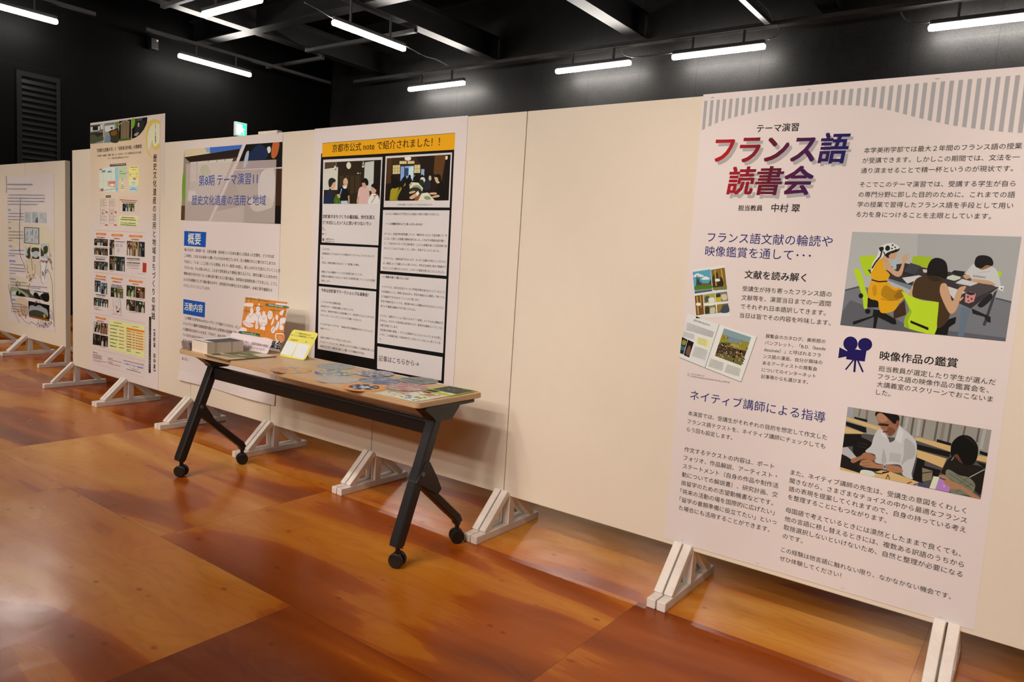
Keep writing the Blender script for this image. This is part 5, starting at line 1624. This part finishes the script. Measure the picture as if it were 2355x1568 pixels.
card('postcard', 'pale picture postcard with a black strip, leftmost of the flyers at the front edge', 'postcard', [(-.268, -.600), (-.160, -.590), (-.170, -.500), (-.272, -.506)], .0006, ink('#cdb9a0'), None,
     scatter(16, ['#8d8a62', '#c9a878', '#6d6a5a', '#b57a5a', '#4d5240']) + [('#22242c', [(.0, .86), (.55, .98), (.98, .8), (.98, .9), (.6, 1.0), (.0, .95)])], 'flyers at the table end')
card('flyer', 'busy flyer of small photographs with pink and yellow patches, at the front corner', 'flyer', [(-.160, -.592), (-.036, -.594), (-.033, -.488), (-.172, -.455)], .0006, ink('#cfc6b4'), None,
     [('#d9cf9a', R(.0, .0, .35, .3)), ('#c9b63a', R(.45, .55, .9, .78)), ('#c9808a', R(.02, .5, .3, .66)), ('#c9808a', R(.72, .25, .95, .4))] + scatter(34, ['#2c2e34', '#4d5a6a', '#22262c', '#8d9aa8', '#cfc9c0', '#3a4250'], s=.14), 'flyers at the table end', z=TZ + .0009)
card('flyer', 'cream flyer with brown food pictures and small red print, between two other flyers', 'flyer', [(-.186, -.480), (-.032, -.488), (-.030, -.375), (-.178, -.352)], .0006, ink('#d3b698'), None,
     [('#4d3626', R(.05, .5, .4, .92)), ('#b07a4a', R(.42, .15, .72, .55)), ('#d8c8b0', R(.1, .12, .4, .4))] + scatter(30, ['#8d5a38', '#c98a5a', '#a84a3a', '#5d4030', '#cdb9a4'], s=.09), 'flyers at the table end', z=TZ + .0016)
card('flyer', 'dark crowd photograph flyer with lime green border at the back corner', 'flyer', [(-.185, -.392), (-.026, -.392), (-.034, -.196), (-.198, -.205)], .0006, ink('#a4a92e'), None,
     [('#3a3832', R(.05, .30, .95, .96)), ('#d0c9bc', R(.45, .16, .9, .28)), ('#2c2c2a', R(.05, .04, .4, .24))] + scatter(46, ['#5d5850', '#22211f', '#6d685c', '#8d8678', '#4a463c', '#2c2a26'], .05, .30, .95, .96, .10) + [('#c9a03a', R(.55, .2, .7, .26))], 'flyers at the table end', z=TZ + .0023)

# booklets
def booklet(lab, x0, x1, y0, y1, z, th, m, group, cover=None, skew=0.0, name='booklet'):
    e = empty(name, ((x0 + x1) / 2, (y0 + y1) / 2, z), lab, 'booklet', group)
    mb = MB()
    n = 4
    for k in range(n):
        d = rr.uniform(-.0008, .0008)
        za = z + th * k / n; zb = z + th * (k + .93) / n
        mb.prism([(x0 + d, y0 + d), (x1 + d, y0 - d + skew), (x1 - d, y1 + skew), (x0, y1)], 'Z', za, zb)
    mb.build('pages', m, e)
    return e
M_PAGE = mat('stacked_page_edges', (.84, .79, .70), .6, noise=.06, nscale=60)
M_PAGED = mat('grey_page_edges', (.30, .26, .23), .6, noise=.25, nscale=70)
M_BAND = mat('grey_page_mark', (.50, .46, .42), .6)
z = TZ + .0003; n = 9; th = .060 / n
for i in range(n):
    e = booklet('white booklet in the tall stack at the left end of the table' if i < n - 1 else 'topmost white booklet of the tall stack, dark picture on its curled cover', -1.712, -1.563, -.580, -.366, z, th - .0003, M_PAGE, 'white booklets in the tall stack')
    for ym in (-.535, -.440): MB().box(-1.5632, -1.5620, ym, ym + .007, z, z + th - .0006).build('page_mark', M_BAND, e)
    if i == n - 1:
        zt = z + th
        vs = []; fs = []; nx, ny = 6, 10
        for j in range(ny + 1):
            for q in range(nx + 1):
                u, v = q / nx, j / ny
                vs.append((-1.714 + .152 * u, -.584 + .222 * v, zt + .0002 + .009 * max(0, abs(v - .45) * 2 - .35) ** 2 + .004 * (1 - u) ** 2))
        for j in range(ny):
            for q in range(nx):
                k = j * (nx + 1) + q; fs.append((k, k + 1, k + nx + 2, k + nx + 1))
        MB().add(vs, fs).build('cover', M_PAPER, e, smooth=True)
        k0 = [v for v in vs]
        vs2 = [(x, y, zz + .0006) for x, y, zz in vs]
        fs2 = []
        for j in range(2, ny - 1):
            for q in range(2, nx):
                k = j * (nx + 1) + q; fs2.append((k, k + 1, k + nx + 2, k + nx + 1))
        MB().add(vs2, fs2).build('cover_picture', ink('#463d42'), e, smooth=True)
    z += th
z = TZ + .0003; n = 6
for i in range(n):
    dx = rr.uniform(-.004, .004)
    booklet('dark grey leaflet in the low stack at the far left end of the table', -1.800 + dx, -1.718 + dx, -.588 + dx, -.38, z, .0060, M_PAGED, 'dark leaflets in the low stack', name='leaflet')
    z += .0064
e = booklet('topmost leaflet of the low dark stack, its corner lifting', -1.803, -1.719, -.590, -.38, z, .0035, M_PAGED, 'dark leaflets in the low stack', name='leaflet')

# magazine
e = empty('magazine', (-1.415, -.48, TZ), 'landscape-covered magazine lying flat before the white stack', 'magazine')
mz = TZ + .0003
MB().prism([(-1.523, -.618), (-1.306, -.622), (-1.303, -.338), (-1.522, -.334)], 'Z', mz, mz + .0065).build('pages', mat('magazine_edge', (.20, .165, .07), .5, noise=.2, nscale=80), e)
a = Art(Plane((-1.523, -.618, mz + .0065), (1, 0, 0), (0, 1, 0)), .0002)
a.poly([(0, 0), (.217, -.004), (.22, .28), (.001, .284)], ink('#c49c7e'))
for c, q in [('#6a6240', R(.0, .10, .22, .20)), ('#5d5a3a', [(.03, .11), (.10, .16), (.20, .21), (.15, .24), (.05, .2)]), ('#8a7858', [(.05, .04), (.16, .05), (.19, .10), (.04, .09)]), ('#cfae96', [(.12, .20), (.215, .19), (.218, .275), (.11, .27)]),
             ('#4d4a2c', [(.0, .03), (.05, .02), (.07, .06), (.0, .08)]), ('#b08a68', [(.07, .12), (.14, .125), (.15, .16), (.08, .155)]), ('#6d6a3c', [(.0, .2), (.08, .21), (.1, .28), (.001, .283)])]: a.poly(q, c)
a.build('cover_picture', e)

# ---- standing cards
def standing(base0, base1, top_y, height, lab, name, cat, th=.0012, round_=.0, color=None):
    o = Vector(base0); ex = (Vector(base1) - Vector(base0)); w = ex.length
    back = Vector((0, 1, 0)) - ex.normalized() * ex.normalized().y
    up = Vector((0, 0, height)) + back.normalized() * top_y
    pl = Plane(o, ex, up); L = up.length
    e = empty(name, (o + ex / 2), lab, cat)
    pts = rrect(0, w, 0, L, round_, 6) if round_ else [(0, 0), (w, 0), (w, L), (0, L)]
    n = len(pts)
    vs = [pl.w(a, b, 0) for a, b in pts] + [pl.w(a, b, -th) for a, b in pts]
    MB().add(vs, [tuple(range(n)), tuple(range(2 * n - 1, n - 1, -1))] + [(i, n + i, n + (i + 1) % n, (i + 1) % n) for i in range(n)]).build('card', color, e)
    return e, pl, w, L, up
def prop_leg(e, pl, w, L, m):
    """folded strut that keeps a standing card upright"""
    p = pl.w(w / 2, L * .62, -.002); q = Vector((p.x, p.y + .052, TZ + .0004))
    if q.y > TY1 - .004: q.y = TY1 - .004
    mb = MB(); mb.bar(p, q, .05, .0012); mb.build('rear_strut', m, e)

FO = FR(400, 660, 0.178344)
M_CARD = ink('#ccb6b0')
e, pl, w, L, up = standing((-1.874, -.203, TZ + .001), (-1.464, -.203, TZ + .001), .055, .282, 'orange illustrated landscape flyer standing at the back of the table', 'flyer', 'flyer', color=M_CARD)
prop_leg(e, pl, w, L, M_CARD)
A = Art(pl, .0003).draw(FO, '''
#c8702a 922,128 1466,197 1404,700 1310,690 1190,650 850,640
#3d5a30 L 9 925,142 1230,188
#3d5a30 L 6 1000,130 990,205
#3d5a30 L 6 1100,142 1092,215
#3d5a30 L 6 945,140 940,200
#3d5a30 L 8 1020,238 1150,252
#3d5a30 L 8 900,303 1050,320
#3d5a30 L 6 935,250 930,350
#3d5a30 L 8 1235,290 1450,322
#3d5a30 L 6 1295,280 1290,345
#3d5a30 L 6 1420,310 1415,380
#d8bdb4 S 915,208 1005,205 1025,220 1020,250 1000,255 910,243
#d8bdb4 S 1315,210 1330,205 1463,222 1462,240 1320,228
#4f6136 S 1185,222 1200,212 1458,248 1454,275 1195,246
#d8bdb4 S 866,520 925,530 940,545 935,568 862,565
#d8bdb4 S 890,445 920,430 1025,490 1000,520 940,510 895,470
#d8bdb4 S 925,410 960,350 1010,330 1050,360 1040,450 1000,460 930,440
#d8bdb4 E 1005,305 22,34
#d8bdb4 S 990,275 1000,262 1012,262 1015,285 995,290
#d8bdb4 E 1085,282 26,36
#d8bdb4 S 1050,340 1075,310 1120,330 1125,380 1090,450 1085,530 1050,535 1055,450 1040,400
#d8bdb4 E 1098,222 10,14
#d8bdb4 S 1100,400 1130,375 1165,350 1200,375 1205,470 1175,500 1175,555 1140,550 1105,540 1115,500 1100,460
#c8702a S 1125,330 1145,275 1180,285 1195,350 1160,340
#d8bdb4 E 1160,345 20,34
#d8bdb4 S 1210,340 1235,305 1268,325 1272,385 1240,420 1212,390
#d8bdb4 S 1272,420 1290,385 1288,450 1262,492 1252,485
#d8bdb4 E 1328,390 18,36
#d8bdb4 S 1362,335 1385,305 1420,298 1415,330 1395,365 1370,355
#d8bdb4 S 1370,410 1410,395 1440,405 1435,462 1400,470 1415,520 1405,552 1360,545 1365,480
#d8bdb4 S 1255,540 1285,505 1310,520 1305,570 1275,598 1255,570
#d8bdb4 S 1320,480 1345,430 1360,470 1340,540 1315,560
#6d4a40 L 5 1270,560 1385,375
#6d4a40 L 3 960,350 985,390 1025,345
#6d4a40 L 3 890,450 1000,512
#6d4a40 L 3 905,440 1015,498
#6d4a40 L 3 1055,345 1095,400 1120,335
#6d4a40 L 3 1095,400 1060,520
#6d4a40 L 3 1120,460 1195,465 1190,505 1122,498 1120,460
#6d4a40 L 3 1140,380 1160,420 1190,380
#6d4a40 L 3 1105,540 1140,470
#6d4a40 L 3 1215,345 1240,335 1265,350
#6d4a40 L 3 1235,375 1262,370
#6d4a40 L 3 1285,540 1265,575
#6d4a40 L 3 1360,480 1420,490
#6d4a40 L 3 1000,290 1015,300
#6d4a40 L 3 1075,270 1100,285
#6d4a40 L 3 1150,340 1170,345
#8a4a1c L 3 985,520 970,590
#8a4a1c L 3 1130,555 1128,610
#8a4a1c L 3 1170,555 1168,620
#8a4a1c L 3 1210,420 1235,500
#32502e S 862,568 1095,600 1110,615 1105,645 1090,655 860,605
#d8bdb4 S 855,615 985,632 990,665 850,640
#c8702a S 855,622 980,640 985,662 852,642
#d8bdb4 S 1310,605 1335,595 1420,608 1415,702 1325,690 1308,650
#c8702a S 1322,620 1340,608 1418,620 1414,700 1335,685
#c8702a 1240,815 1372,838 1368,848 1240,832
''')
rr2 = random.Random(4)
for i in range(60):
    x, y = rr2.uniform(880, 1450), rr2.uniform(140, 640); y += (x - 900) * .10
    if 270 < y < 560 and rr2.random() < .75: continue
    A.draw(FO, '#dcc4b8 %.0f,%.0f %.0f,%.0f %.0f,%.0f' % (x, y, x + 6, y + 3, x + 2, y + 8)); A.h -= LAYER
A.build('musicians_print', e)
Text(pl, 'event_lettering', e, '#d8c8bc', .01, h=.0024).para(FO, 'summer music festival', (1225, 240), (1408, 268))
Text(pl, 'event_title', e, '#1d1816', .012, h=.0024).para(FO, '音楽会', (1165, 780), (1380, 808))
A = Art(pl, .0024)
A.dashes(FO, (880, 592), (1060, 615), 12, '#d8c8bc', 3); A.dashes(FO, (890, 612), (1095, 640), 12, '#d8c8bc', 4); A.dashes(FO, (865, 640), (940, 650), 14, '#e0a888', 5); A.dashes(FO, (1345, 640), (1400, 648), 10, '#e8c0a0', 6); A.dashes(FO, (1345, 660), (1405, 668), 10, '#e8c0a0', 7); A.dashes(FO, (1342, 680), (1405, 690), 10, '#e8c0a0', 8)
A.build('small_print', e)

M_PINK = ink('#d6b6b0')
e, pl, w, L, up = standing((-1.800, -.322, TZ + .001), (-1.414, -.318, TZ + .001), .035, .078, 'long pale pink card with rounded corners leaning behind the white stack', 'notice_card', 'card', round_=.016, color=M_PINK)
prop_leg(e, pl, w, L, M_PINK)
Text(pl, 'notice_lettering', e, '#2c2624', .006, h=.0006).para(FO, 'プ中と、音楽会前後の時間に、', (893, 722), (1232, 790)).para(FO, '家を見学いただけます！', (890, 783), (1168, 831))
M_YEL = ink('#d8be55')
e, pl, w, L, up = standing((-1.338, -.297, TZ + .001), (-1.138, -.283, TZ + .001), .090, .140, 'yellow card with rounded corners and two white squares, standing on the table', 'notice_card', 'card', round_=.018, color=M_YEL)
prop_leg(e, pl, w, L, M_YEL)
Text(pl, 'notice_lettering', e, '#3a3520', .004, h=.0006).para(FO, 'テーマ演習公式SNSからも、', (1562, 600), (1772, 636)).para(FO, '各イベントの詳細を発信しています！', (1507, 625), (1803, 674))
Text(pl, 'site_names', e, '#3a3520', .004, h=.0006).para(FO, 'Instagram', (1503, 688), (1597, 697)).para(FO, 'X', (1689, 720), (1708, 723))
Art(pl, .0004).draw(FO, '''
#d3c6c2 1460,690 1597,727 1510,892 1377,860
#d3c6c2 1605,720 1754,746 1680,928 1528,900
''').build('white_squares', e)

flush_text()
bpy.context.view_layer.update()
